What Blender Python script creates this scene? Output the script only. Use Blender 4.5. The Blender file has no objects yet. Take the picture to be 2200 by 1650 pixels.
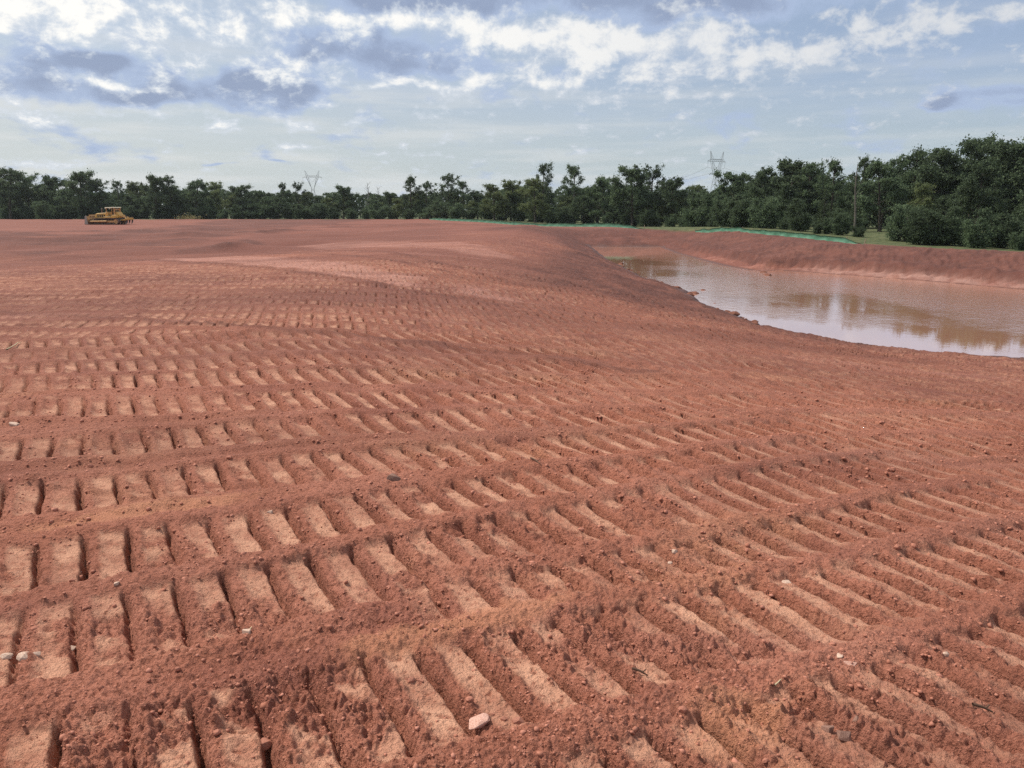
import bpy, bmesh, math, random
import numpy as np
from mathutils import Vector, Matrix, Euler

random.seed(7)
rng = np.random.default_rng(7)
R = math.radians
SC = bpy.context.scene
COL = SC.collection

# ------------------------------------------------------------------ camera
F = 1652.0                      # focal length in photograph pixels (2200 wide)
PITCH = math.atan(375 / F)      # horizon at y = 450
EYE = 1.5
cam_d = bpy.data.cameras.new('camera')
cam_d.sensor_width = 36
cam_d.lens = F / 2200 * 36
cam_d.clip_start = 0.05
cam_d.clip_end = 12000
cam = bpy.data.objects.new('camera', cam_d)
cam.location = (0, 0, EYE)
cam.rotation_euler = (math.pi / 2 - PITCH, 0, 0)
COL.objects.link(cam)
SC.camera = cam
SC.view_settings.view_transform = 'Standard'
SC.view_settings.look = 'None'
SC.view_settings.gamma = 1
SC.view_settings.exposure = 0.0
SC.view_settings.use_curve_mapping = False
SC.render.engine = 'CYCLES'
SC.cycles.use_denoising = False
SC.cycles.sample_clamp_indirect = 3.0
SC.cycles.max_bounces = 5
SC.cycles.diffuse_bounces = 2
SC.cycles.transparent_max_bounces = 6
SC.cycles.caustics_reflective = False
SC.cycles.caustics_refractive = False

SUN_AZ, SUN_EL = R(-62), R(52)
sun_d = bpy.data.lights.new('sun', 'SUN')
sun_d.energy = 5.0
sun_d.angle = R(3)
sun_d.color = (1.0, 0.93, 0.82)
sun = bpy.data.objects.new('sun', sun_d)
sv = Vector((math.sin(SUN_AZ) * math.cos(SUN_EL), math.cos(SUN_AZ) * math.cos(SUN_EL), math.sin(SUN_EL)))
sun.rotation_euler = sv.to_track_quat('Z', 'Y').to_euler()
sun.location = sv * 50
COL.objects.link(sun)


def pix_dir(u, v):
    c, s = math.cos(PITCH), math.sin(PITCH)
    return (u - 1100, c * F + s * (825 - v), -s * F + c * (825 - v))


def azel(u, v):
    x, y, z = pix_dir(u, v)
    return math.atan2(x, y), math.atan2(z, math.hypot(x, y))


# ---------------------------------------------------------- node expressions
class X:
    """a float (or vector) socket of a node tree that can be used in arithmetic"""
    def __init__(s, t, sock):
        s.t, s.k = t, sock

    def op(s, o, *a, clamp=False):
        n = s.t.nodes.new('ShaderNodeMath')
        n.operation = o
        n.use_clamp = clamp
        for i, q in enumerate((s,) + a):
            if isinstance(q, X):
                s.t.links.new(q.k, n.inputs[i])
            else:
                n.inputs[i].default_value = q
        return X(s.t, n.outputs[0])

    def __add__(s, o): return s.op('ADD', o)
    def __sub__(s, o): return s.op('SUBTRACT', o)
    def __mul__(s, o): return s.op('MULTIPLY', o)
    __radd__ = __add__
    __rmul__ = __mul__
    def __rsub__(s, o): return (s * -1.0) + o
    def max(s, o): return s.op('MAXIMUM', o)
    def min(s, o): return s.op('MINIMUM', o)

    def sstep(s, a, b, lo=0.0, hi=1.0):
        n = s.t.nodes.new('ShaderNodeMapRange')
        n.interpolation_type = 'SMOOTHSTEP'
        s.t.links.new(s.k, n.inputs['Value'])
        n.inputs['From Min'].default_value = a
        n.inputs['From Max'].default_value = b
        n.inputs['To Min'].default_value = lo
        n.inputs['To Max'].default_value = hi
        return X(s.t, n.outputs[0])


def comb(t, x, y, z):
    n = t.nodes.new('ShaderNodeCombineXYZ')
    for i, q in enumerate((x, y, z)):
        if isinstance(q, X):
            t.links.new(q.k, n.inputs[i])
        else:
            n.inputs[i].default_value = q
    return X(t, n.outputs[0])


def noise(t, vec, scale, detail=5, rough=0.55, dist=0.0, out=0):
    n = t.nodes.new('ShaderNodeTexNoise')
    if vec is not None:
        t.links.new(vec.k, n.inputs['Vector'])
    n.inputs['Scale'].default_value = scale
    n.inputs['Detail'].default_value = detail
    n.inputs['Roughness'].default_value = rough
    n.inputs['Distortion'].default_value = dist
    return X(t, n.outputs[out])


def mixc(t, fac, a, b):
    n = t.nodes.new('ShaderNodeMix')
    n.data_type = 'RGBA'
    if isinstance(fac, X):
        t.links.new(fac.k, n.inputs[0])
    else:
        n.inputs[0].default_value = fac
    for i, q in ((6, a), (7, b)):
        if isinstance(q, X):
            t.links.new(q.k, n.inputs[i])
        else:
            n.inputs[i].default_value = (q[0], q[1], q[2], 1)
    return X(t, n.outputs[2])


# --------------------------------------------------------------- world / sky
def build_world():
    w = bpy.data.worlds.new('World')
    SC.world = w
    w.use_nodes = True
    t = w.node_tree
    t.nodes.clear()
    out = t.nodes.new('ShaderNodeOutputWorld')
    bg = t.nodes.new('ShaderNodeBackground')
    bg.inputs['Strength'].default_value = 0.1
    t.links.new(bg.outputs[0], out.inputs[0])
    sky = t.nodes.new('ShaderNodeTexSky')
    sky.sky_type = 'NISHITA'
    sky.sun_disc = False
    sky.sun_elevation = SUN_EL
    sky.sun_rotation = SUN_AZ
    sky.air_density = 1.0
    sky.dust_density = 1.6
    sky.ozone_density = 1.3
    base = X(t, sky.outputs[0])
    tc = t.nodes.new('ShaderNodeTexCoord')
    sp = t.nodes.new('ShaderNodeSeparateXYZ')
    t.links.new(tc.outputs['Generated'], sp.inputs[0])
    dx, dy, dz = (X(t, sp.outputs[i]) for i in range(3))
    az = dx.op('ARCTAN2', dy)
    el = dz.max(-1.0).min(1.0).op('ARCSINE')
    # clouds are squeezed towards the horizon, as a layer seen edge on
    ele = el.max(0.0)
    q = (ele + 0.10).op('LOGARITHM', math.e) * 0.40
    warp = noise(t, comb(t, az, q, 0.0), 10.0, 2, 0.55)
    warp2 = noise(t, comb(t, az, q, 5.3), 10.0, 2, 0.55)
    wa, we = warp - 0.5, warp2 - 0.5
    bv = comb(t, az + wa * 0.13, ele + we * 0.050, 0.0)
    fine = noise(t, comb(t, az + wa * 0.06, q + we * 0.05, 2.0), 13.0, 5, 0.58)
    fine2 = noise(t, comb(t, az + we * 0.03, q + wa * 0.03, 9.0), 28.0, 6, 0.62)
    soft = noise(t, comb(t, az * 0.8, q * 2.2, 3.0), 6.0, 2, 0.5)

    def blobs(lst):
        """soft lobes of cloud cover at given directions of the sky"""
        tot = None
        for (u, v, ru, rv, amp) in lst:
            a0, e0 = azel(u, v)
            ra, re = ru / F, rv / F
            n = t.nodes.new('ShaderNodeVectorMath'); n.operation = 'MULTIPLY_ADD'
            t.links.new(bv.k, n.inputs[0])
            n.inputs[1].default_value = (1 / ra, 1 / re, 0)
            n.inputs[2].default_value = (-a0 / ra, -e0 / re, 0)
            d = t.nodes.new('ShaderNodeVectorMath'); d.operation = 'DOT_PRODUCT'
            t.links.new(n.outputs[0], d.inputs[0]); t.links.new(n.outputs[0], d.inputs[1])
            p = t.nodes.new('ShaderNodeMath'); p.operation = 'POWER'
            p.inputs[0].default_value = 0.3679
            t.links.new(d.outputs['Value'], p.inputs[1])
            g = X(t, p.outputs[0])
            tot = g * amp if tot is None else g.op('MULTIPLY_ADD', amp, tot)
        return tot

    dark = blobs([(60, 195, 260, 30, .28), (420, 195, 240, 36, .32), (165, 133, 56, 17, .70), (790, 105, 170, 62, .44),
                  (520, 60, 90, 50, .20), (1010, 125, 150, 36, .16), (330, 60, 60, 30, .10),
                  (980, -20, 260, 32, .30), (1380, 0, 270, 44, .44), (1130, 150, 110, 26, .18), (880, 12, 120, 24, .30),
                  (90, 268, 70, 16, .18), (610, 190, 70, 40, .26), (1990, 222, 60, 13, .44), (2185, 190, 70, 13, .42), (2200, 222, 50, 10, .34),
                  (478, 358, 30, 6, .36), (60, 100, 90, 34, .24), (640, 358, 22, 4, .26), (1640, 20, 200, 30, .16), (2100, 230, 120, 30, .08)])
    white = blobs([(210, 45, 190, 50, .30), (40, 10, 130, 40, .30), (430, 120, 70, 36, .20), (210, 175, 110, 13, .40),
                   (640, 150, 100, 20, .34), (560, 85, 80, 34, .20), (860, 52, 240, 18, .32), (600, 225, 46, 34, .18),
                   (980, 180, 240, 12, .36), (1260, 75, 280, 26, .34), (1260, 150, 150, 40, .18), (1440, 195, 30, 34, .16),
                   (1100, 85, 120, 26, .18), (1570, 140, 110, 36, .30), (1770, 115, 130, 28, .28), (1960, 55, 150, 34, .28),
                   (2150, 25, 110, 20, .20), (100, 258, 36, 9, .24), (640, 25, 170, 24, .24), (330, 20, 120, 30, .16), (1180, 120, 200, 50, .12), (1420, 110, 160, 40, .12), (330, 240, 330, 14, .12), (640, 265, 110, 10, .18), (900, 225, 200, 12, .14), (1300, 215, 200, 14, .10), (60, 245, 120, 14, .16), (800, 325, 260, 6, .14),
                   (130, 345, 190, 9, .18), (1330, 95, 120, 30, .14), (1840, 50, 36, 10, .26), (1640, 60, 46, 9, .28), (1010, 30, 120, 16, .2)])
    # above the frame the unseen cloud is whitened to brighten the pond's reflection
    up = ele.sstep(0.25, 0.40)
    d_f = dark * 1.05 - white * 0.25 + (fine - 0.5) * 1.25 + (soft - 0.5) * 0.3 + up * 0.04
    w_f = white * 1.12 + (fine2 - 0.5) * 1.95 + up * 0.34 - 0.05
    # base sky, greyed by thin high haze towards the horizon
    haze = ele.sstep(0.0, 0.30, 0.92, 0.55) + (soft - 0.5) * 0.4
    hz_low = mixc(t, az.sstep(-0.7, 0.6), (6.3, 6.75, 6.7), (4.8, 5.75, 6.3))
    hz_up = mixc(t, az.sstep(-0.7, 0.6), (5.5, 6.3, 7.4), (3.9, 4.95, 7.0))
    hz_col = mixc(t, ele.sstep(0.03, 0.20), hz_low, hz_up)
    c = mixc(t, haze.max(0.0).min(1.0), base, hz_col)
    # pale horizontal veils under the cloud deck
    veil = noise(t, comb(t, az * 1.2, ele * 12.0, 1.0), 4.0, 5, 0.55)
    veil_m = veil.sstep(0.42, 0.68, 0.0, 0.85) * ele.sstep(0.0, 0.24, 0.9, 0.35) * az.sstep(-0.75, 0.6, 1.0, 0.40)
    c = mixc(t, veil_m, c, (7.7, 7.8, 7.7))
    # clouds with shaded bases: bright thin rim, blue-grey core
    cm_ = d_f.sstep(0.06, 0.30)
    shade = mixc(t, d_f.sstep(0.22, 0.55), (4.3, 5.3, 7.3), (3.0, 3.7, 5.3))
    c = mixc(t, cm_ * 0.95, c, shade)
    wm = w_f.sstep(0.02, 0.40)
    lit = mixc(t, w_f.sstep(0.22, 0.60), (6.8, 7.4, 8.2), (10.6, 10.4, 9.9))
    lit = mixc(t, az.sstep(-0.3, 0.6, 0.0, 0.8), lit, (6.5, 6.8, 7.3))
    c = mixc(t, wm * 0.95, c, lit)
    t.links.new(c.k, bg.inputs['Color'])
    w.cycles.sampling_method = 'NONE'


build_world()


# ------------------------------------------------------------------ helpers
def tag(o, label=None, cat=None, group=None, kind=None):
    if label: o['label'] = label
    if cat: o['category'] = cat
    if group: o['group'] = group
    if kind: o['kind'] = kind
    return o


def empty(name, loc=(0, 0, 0), rz=0.0, sc=(1, 1, 1)):
    o = bpy.data.objects.new(name, None)
    o.empty_display_size = 0.3
    o.location = loc
    o.rotation_euler = (0, 0, rz)
    o.scale = sc
    COL.objects.link(o)
    return o


def mesh_obj(name, me, parent=None):
    o = bpy.data.objects.new(name, me)
    COL.objects.link(o)
    if parent is not None:
        o.parent = parent
    return o


def np_mesh(name, verts, faces, mat=None, smooth=False):
    """verts (n,3), faces list of arrays of equal-sided polygons"""
    me = bpy.data.meshes.new(name)
    v = np.asarray(verts, dtype=np.float32)
    me.vertices.add(len(v))
    me.vertices.foreach_set('co', v.ravel())
    fl = [np.asarray(f, dtype=np.int32) for f in (faces if isinstance(faces, list) else [faces]) if len(f)]
    loops = np.concatenate([f.ravel() for f in fl])
    sizes = np.concatenate([np.full(len(f), f.shape[1], dtype=np.int32) for f in fl])
    starts = np.concatenate([[0], np.cumsum(sizes)[:-1]]).astype(np.int32)
    me.loops.add(len(loops))
    me.loops.foreach_set('vertex_index', loops)
    me.polygons.add(len(sizes))
    me.polygons.foreach_set('loop_start', starts)
    if smooth:
        me.polygons.foreach_set('use_smooth', np.ones(len(sizes), dtype=bool))
    me.update(calc_edges=True)
    if mat: me.materials.append(mat)
    return me


class MB:
    """collects simple solids into one mesh"""
    def __init__(s):
        s.bm = bmesh.new()

    def box(s, c, d, rot=None):
        m = Matrix.Translation(c)
        if rot is not None: m = m @ Euler(rot).to_matrix().to_4x4()
        m = m @ Matrix.Diagonal((d[0], d[1], d[2], 1))
        bmesh.ops.create_cube(s.bm, size=1, matrix=m)
        return s

    def bar(s, a, b, r0, r1=None, n=6):
        a, b = Vector(a), Vector(b)
        r1 = r0 if r1 is None else r1
        d = b - a
        m = Matrix.Translation((a + b) / 2) @ d.to_track_quat('Z', 'Y').to_matrix().to_4x4()
        bmesh.ops.create_cone(s.bm, cap_ends=True, segments=n, radius1=r0, radius2=r1, depth=d.length, matrix=m)
        return s

    def prism(s, pts, y0, y1):
        """outline in the x-z plane extruded from y0 to y1"""
        a = [s.bm.verts.new((p[0], y0, p[1])) for p in pts]
        b = [s.bm.verts.new((p[0], y1, p[1])) for p in pts]
        n = len(pts)
        s.bm.faces.new(a)
        s.bm.faces.new(b[::-1])
        for i in range(n):
            s.bm.faces.new((a[i], b[i], b[(i + 1) % n], a[(i + 1) % n]))
        return s

    def mesh(s, name, mat, bevel=0.0):
        bmesh.ops.recalc_face_normals(s.bm, faces=s.bm.faces)
        if bevel:
            bmesh.ops.bevel(s.bm, geom=list(s.bm.edges), offset=bevel, segments=1, affect='EDGES', clamp_overlap=True)
        me = bpy.data.meshes.new(name)
        s.bm.to_mesh(me)
        s.bm.free()
        me.materials.append(mat)
        return me

    def build(s, name, mat, parent=None, bevel=0.0):
        return mesh_obj(name, s.mesh(name, mat, bevel), parent)


def new_mat(name):
    m = bpy.data.materials.new(name)
    m.use_nodes = True
    t = m.node_tree
    b = t.nodes['Principled BSDF']
    return m, t, b


def simple_mat(name, col, rough=0.7, metal=0.0, var=0.25, scale=6.0, spec=0.3):
    m, t, b = new_mat(name)
    tc = t.nodes.new('ShaderNodeTexCoord')
    n = noise(t, X(t, tc.outputs['Object']), scale, 6, 0.6)
    c = mixc(t, n.sstep(0.3, 0.7), [q * (1 - var) for q in col], [min(1, q * (1 + var)) for q in col])
    t.links.new(c.k, b.inputs['Base Color'])
    b.inputs['Roughness'].default_value = rough
    b.inputs['Metallic'].default_value = metal
    b.inputs['Specular IOR Level'].default_value = spec
    return m


# ------------------------------------------------------------- numpy noise
PERM = rng.permutation(512).astype(np.int32)
PERM = np.concatenate([PERM, PERM])
GA = rng.uniform(0, 2 * np.pi, 512)
GX, GY = np.cos(GA).astype(np.float32), np.sin(GA).astype(np.float32)


def pn(x, y, seed=0):
    """perlin noise, about -0.7..0.7"""
    xi = np.floor(x); yi = np.floor(y)
    xf = (x - xi).astype(np.float32); yf = (y - yi).astype(np.float32)
    xi = xi.astype(np.int64) + seed * 57; yi = yi.astype(np.int64) + seed * 131
    u = xf * xf * xf * (xf * (xf * 6 - 15) + 10)
    v = yf * yf * yf * (yf * (yf * 6 - 15) + 10)

    def g(ix, iy, fx, fy):
        h = PERM[(PERM[ix & 511] + iy) & 511]
        return GX[h] * fx + GY[h] * fy
    a = g(xi, yi, xf, yf); b = g(xi + 1, yi, xf - 1, yf)
    c = g(xi, yi + 1, xf, yf - 1); d = g(xi + 1, yi + 1, xf - 1, yf - 1)
    return (a + u * (b - a)) * (1 - v) + (c + u * (d - c)) * v


def ss(a, b, x):
    t = np.clip((x - a) / (b - a), 0, 1)
    return t * t * (3 - 2 * t)


# ------------------------------------------------------------------ terrain
ZW = -2.5                                           # water level
NEAR = [(16.4, 86.0), (8.7, 86.0), (7.8, 62.3), (7.9, 44.0), (8.7, 38.5), (8.1, 32.2), (8.35, 28.0), (8.6, 25.3), (9.73, 22.65),
        (11.07, 21.15), (13.5, 19.8), (20, 17.0), (30, 15.0), (44, 14.0), (50, 20.0)]
FAR = [(16.4, 86.0), (15.6, 72.2), (15.7, 56.0), (16.5, 51.0), (17.9, 52.2), (20.5, 48.7), (23.8, 43.9), (26.2, 38.8), (33, 31.0), (50, 20.0)]
POLY = NEAR + FAR[1:-1][::-1]


def chain_dist(x, y, ch, sx=1.0):
    best = np.full(x.shape, 1e9)
    for (ax, ay), (bx, by) in zip(ch[:-1], ch[1:]):
        ax, bx = ax * sx, bx * sx
        ux, uy = bx - ax, by - ay
        L = ux * ux + uy * uy
        px, py = x * sx - ax, y - ay
        t = np.clip((px * ux + py * uy) / L, 0, 1)
        best = np.minimum(best, np.hypot(px - t * ux, py - t * uy))
    return best


def in_poly(x, y, poly):
    r = np.zeros(x.shape, dtype=bool)
    n = len(poly)
    for i in range(n):
        (ax, ay), (bx, by) = poly[i], poly[(i + 1) % n]
        if ay == by: continue
        cond = ((ay > y) != (by > y)) & (x < (bx - ax) * (y - ay) / (by - ay) + ax)
        r ^= cond
    return r


WINDROWS = [([(-60, 41), (-34, 42.5), (-25, 40.5), (-19, 43), (-17, 52), (-21, 61)], 0.38, 1.1),
            ([(-80, 68), (-50, 66), (-38, 72), (-31, 80), (-24, 92)], 0.42, 1.6),
            ([(-75, 54), (-44, 52), (-33, 56), (-27, 63)], 0.30, 1.2),
            ([(-90, 96), (-55, 92), (-40, 99), (-20, 108), (-8, 118)], 0.36, 1.8),
            ([(-30, 118), (-12, 121), (2, 112)], 0.30, 1.5)]


def windrows(x, y):
    """low irregular ridges of spoil on the far left"""
    tot = np.zeros(x.shape)
    for ch, hh, ww in WINDROWS:
        pick = (x > -95) & (x < 6) & (y > 36) & (y < 125)
        d = chain_dist(x[pick] + 1.5 * pn(x[pick] / 5, y[pick] / 5, 75), y[pick] + 1.2 * pn(x[pick] / 4, y[pick] / 4, 76), ch)
        am = np.clip(0.75 + 1.1 * pn(x[pick] / 6, y[pick] / 6, 77) + 0.6 * pn(x[pick] / 1.7, y[pick] / 1.7, 78), 0.1, 1.6)
        tot[pick] = np.maximum(tot[pick], am * hh * np.exp(-(d / ww) ** 2))
    return tot


def terrain(x, y):
    """large-scale ground height and the masks that go with it"""
    r = np.hypot(x, y)
    # plateau: level, sinking gently with distance
    z = -0.0045 * np.clip(y - 30, 0, 140)
    z = z - 0.38 * np.exp(-((x + 62) / 40) ** 2 - ((y - 128) / 16) ** 2)
    # cut and windrows left of the middle distance
    m = ss(-6, -18, x) * ss(33, 42, y) * ss(100, 78, y)
    rid = pn(x / 16 + y / 40, y / 5.0, 3) + 0.5 * pn(x / 5, y / 2.6, 4)
    z = z + m * (0.7 * rid - 0.15)
    z = z + windrows(x, y)
    z = z + 0.06 * pn(x / 22, y / 14, 5) * ss(12, 40, r)
    z = z + 0.16 * ss(146, 153, y) * ss(166, 158, y) * ss(5, -6, x) * (0.8 + pn(x / 4, y / 4, 6))
    zl0 = z
    near_f = (r < 260)
    dN = np.full(x.shape, 500.0); dNa = dN.copy(); dF = dN.copy()
    xs, ys = x[near_f], y[near_f]
    jag = 0.35 * pn(xs / 1.6, ys / 1.6, 11) + 0.18 * pn(xs / 0.5, ys / 0.5, 12)
    dn = chain_dist(xs, ys, NEAR); df = chain_dist(xs, ys, FAR)
    dna = chain_dist(xs, ys, NEAR, 2.0)
    ins = in_poly(xs, ys, POLY)
    dN[near_f], dNa[near_f], dF[near_f] = dn, dna, df
    inside = np.zeros(x.shape, bool); inside[near_f] = ins
    J = np.zeros(x.shape); J[near_f] = jag
    # near and left bank
    w = 28 - 13 * ss(25, 55, y)
    fr = np.clip(1 - np.maximum(dNa + J, 0) / w, 0, 1)
    pw = 1.6 - 0.35 * ss(28, 45, y)
    lip = (1 - 0.8 * ss(30, 45, y)) * 0.16 * (ss(0.0, 0.35, dN + J) - ss(0.3, 3.0, dN))
    zl = zl0 * (1 - fr) + (ZW) * fr ** pw + np.where(dN < 6, lip, 0)
    # far bank: shelf, small cut, tracked slope, crest, then falling to the wood
    crest = 1.38 + 0.42 * ss(58, 86, y) + 0.10 * pn(x / 9, y / 9, 8)
    d = np.maximum(dF + 0.7 * J, 0)
    cutw = ss(20, 40, x + (60 - y) * 0.4)
    zf = 0.11 * ss(0, 1.4, d) + 0.55 * ss(1.5, 2.1, d) + (crest - 0.66) * ss(1.8, 7.8, d)
    zf = ZW + zf - 0.062 * np.clip(d - 8.5, 0, 27)
    far_l = np.maximum(zf, -2.7)
    wl = 1 / (dN ** 3 + 0.01); wf = 1 / (dF ** 3 + 0.01)
    k = wl / (wl + wf)
    side = ss(1.0, 60.0, (y - 86)) * ss(24, -10, x - (150 - y) * 0.1)     # beyond the pond's end the plateau returns on the left
    zz = zl * k + far_l * (1 - k)
    behind = ss(88, 100, y)
    zz = zz * (1 - behind * side) + zl0 * behind * side
    far_flat = ss(190, 260, r)
    zz = zz * (1 - far_flat) - 1.6 * far_flat
    dep = np.minimum(dN, dF)
    zz = np.where(inside, ZW - 0.02 - 0.35 * np.minimum(dep, 4.0) + 0.25 * J * ss(0.9, 0.0, dep), zz)
    return zz, inside, dN, dF, fr, k


def px_ground(pts):
    """world x, y of ground seen at photograph pixels"""
    p = np.array([pix_dir(u, v) for u, v in pts], float)
    z = np.zeros(len(p))
    for _ in range(12):
        t = (z - EYE) / p[:, 2]
        z = 0.5 * z - 0.5 * 0.0045 * np.clip(p[:, 1] * t - 30, 0, 140)
    t = (z - EYE) / p[:, 2]
    return [(float(a), float(b)) for a, b in zip(p[:, 0] * t, p[:, 1] * t)]


def region(pts, soft, seed, wob=1.0):
    """soft mask of a patch of ground with ragged edges"""
    P = px_ground(pts)
    arr = np.array(P)
    m = np.zeros(GXX.shape)
    pad_ = soft * 3 + 2
    pick = (GXX > arr[:, 0].min() - pad_) & (GXX < arr[:, 0].max() + pad_) & (GYY > arr[:, 1].min() - pad_) & (GYY < arr[:, 1].max() + pad_)
    x = GXX[pick] + wob * soft * 1.3 * pn(GXX[pick] / (soft * 2.5), GYY[pick] / (soft * 2.5), seed)
    y = GYY[pick] + wob * soft * 1.3 * pn(GXX[pick] / (soft * 2.5), GYY[pick] / (soft * 2.5), seed + 1)
    d = chain_dist(x, y, P + [P[0]])
    d = np.where(in_poly(x, y, P), d, -d)
    m[pick] = ss(-soft * 0.3, soft * 0.7, d)
    return m


# polar sheet: fine where the ground is near, growing to the horizon
def radii():
    rr = [0.0, 0.4, 0.8, 1.1]
    while rr[-1] < 3000:
        r = rr[-1]
        if r < 150:
            st = min((r * r + 2.25) / (769 * 1.5) * 0.95, (0.0052 + 0.00006 * max(0, r - 20)) * r)
        else:
            st = min(0.0053 * r * (1 + (r - 150) / 30), 0.06 * r)
        rr.append(r + st)
    return np.array(rr)


def angles():
    f = np.linspace(R(-38.5), R(38.5), 880)
    g = np.linspace(R(38.5), R(360 - 38.5), 74)[1:-1]
    return np.concatenate([f, g])


RR, TH = radii(), angles()
NR, NT = len(RR), len(TH)
rg, tg = np.meshgrid(RR, TH, indexing='ij')
GXX, GYY = rg * np.sin(tg), rg * np.cos(tg)
zbase, INS, DN, DF, FRN, KN = terrain(GXX, GYY)

CUT = region([(-80, 483), (180, 485), (300, 480), (450, 474), (640, 470), (900, 469), (640, 479), (470, 489), (330, 502), (180, 509), (-80, 519)], 3.0, 141)
GRADED = region([(-80, 521), (180, 511), (330, 504), (470, 491), (700, 484), (980, 482), (980, 500), (700, 514), (420, 530), (-80, 542)], 2.0, 143)
PALE = np.maximum(region([(328, 529), (520, 527), (700, 545), (890, 573), (880, 594), (720, 578), (540, 556), (420, 541)], 0.7, 145),
                  0.7 * region([(960, 578), (1060, 582), (1130, 600), (1100, 610), (980, 592)], 0.6, 147))
PALE = np.maximum(PALE, 0.6 * region([(560, 505), (760, 500), (1000, 512), (1150, 530), (1000, 528), (760, 514)], 1.2, 149))
H = np.zeros_like(zbase)            # relief of the tracked soil
PAD = np.zeros_like(zbase)          # pressed, dry, pale soil under the track shoes
ROU = np.full(zbase.shape, 0.7)     # how crumbly
PITCH_T = 0.216


def lane_apply(a_deg, coef, s0, s1, width=0.56, phase=0.0, depth=0.05, sel=None, seed=0, smax=None, fade=0.5, skew=0.0, strength=1.0, wbase=0.85, wmin=0.25, bw=0.17):
    a = R(a_deg)
    s = GXX * math.sin(a) + GYY * math.cos(a)
    q = -GXX * math.cos(a) + GYY * math.sin(a)
    c = np.polyval(coef, np.clip(s, s0, s1))
    lat = q - c
    pick = (np.abs(lat) < width * 0.5 + 0.36) & (s > s0 - fade) & (s < s1 + fade)
    if sel is not None: pick &= sel
    if not pick.any(): return
    x, y, s, lat = GXX[pick], GYY[pick], s[pick], lat[pick]
    r = rg[pick]
    wear = np.clip(wbase + 1.2 * pn(x / 2.1 + seed, y / 2.1, 29) + 0.5 * pn(x / 0.6, y / 0.6, 30), wmin, 1)
    ends = ss(s0 - fade, s0 + 0.05, s) * ss(s1 + fade, s1 - 0.05, s) * strength * wear
    wob = 0.05 * pn(s / 0.7, lat * 0 + seed * 3.7, 21) + 0.035 * pn(x / 0.11, y / 0.11, 22)
    lo = lat + wob
    inn = ss(width * 0.5 + 0.02, width * 0.5 - 0.03, np.abs(lo)) * ends
    out = ss(width * 0.5 + bw, width * 0.5 + bw * 0.4, np.abs(lo)) * ss(width * 0.5 - 0.05, width * 0.5 + 0.05, np.abs(lo)) * ends
    fill = np.clip(0.55 + 1.1 * pn(x / 0.55, y / 0.55, 23 + seed % 5) + 0.5 * pn(x / 0.2, y / 0.2, 24), 0, 1)
    t = s / PITCH_T + phase + skew * lat + 0.10 * pn(x / 0.3, y / 0.3, 25) + 0.05 * pn(x / 0.08, y / 0.08, 26)
    t = t - np.floor(t)
    dt = np.minimum(t, 1 - t)
    cell = np.floor(s / PITCH_T + phase)
    rnd = np.modf(np.abs(np.sin(cell * 12.9898 + seed * 78.233) * 43758.5453))[0]
    dep = depth * (0.55 + 0.75 * rnd) * (0.45 + 0.75 * fill)
    edge = 0.35 + 0.65 * ss(width * 0.5, width * 0.5 - 0.10, np.abs(lo))
    groove = -dep * edge * np.exp(-np.abs(np.where(t < 0.5, dt * 1.25, dt * 0.95) / 0.085) ** 3.0)
    ridge = 0.017 * np.exp(-((t - 0.26) / 0.15) ** 2) * (1.6 - fill) + 0.017 * (1 - t)
    h = -0.010 + groove + ridge
    flat = ss(0.24, 0.42, t) * ss(0.985, 0.93, t)
    patch = ss(0.22, 0.50, fill + 0.25 * rnd - 0.1 + 0.25 * pn(x / 0.09, y / 0.06, 27))
    pad = flat * patch * (1 - 0.75 * ss(0.22, 0.40, pn(x / 0.034, y / 0.034, 19))) * (0.8 + 0.5 * pn(x / 0.15, y / 0.15, 18))
    hh, pp, ro = H[pick], PAD[pick], ROU[pick]
    hh = hh * (1 - inn) + h * inn
    pp = pp * (1 - inn) + pad * inn
    ro = ro * (1 - inn) + (1 - 0.86 * pad) * (0.65 + 0.6 * (1 - fill)) * inn
    berm = 0.010 + bw * 0.09 + 0.018 * pn(x / 0.5, y / 0.5, 28)
    hh = hh * (1 - out) + berm * out
    pp = pp * (1 - out)
    ro = ro * (1 - out) + (0.85 - bw) * out
    H[pick], PAD[pick], ROU[pick] = hh, pp, ro


def straight(az, off, s0, s1, curve=0.0, **k):
    lane_apply(az, [curve, 0.0, off], s0, s1, **k)


fine_cols = np.abs((tg + np.pi) % (2 * np.pi) - np.pi) < R(45)
base_sel = fine_cols & (~INS) & (rg < 75) & (rg > 1.0)
lr = random.Random(3)
# far passes
sel = base_sel & (GYY > 17)
for i in range(46):
    off = 18 + i * 1.02 + lr.uniform(-.1, .1)
    straight(93 + lr.uniform(-1.5, 1.5), off, -60, 30, curve=-0.004 + lr.uniform(-.001, .001), sel=sel, seed=i, phase=lr.random(), depth=0.10, width=0.72, strength=1.0 if off < 27 else 0.45)
# middle passes, sloping across the picture
sel = base_sel & (GYY > 7) & (GYY < 30)
for i in range(17):
    off = 9.9 + i * 0.86 + lr.uniform(-.06, .06)
    straight(101 + 0.25 * i, off, -30, 12, curve=-0.006, sel=sel, seed=100 + i, phase=lr.random(), depth=0.085, width=0.66, skew=2.0)
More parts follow.
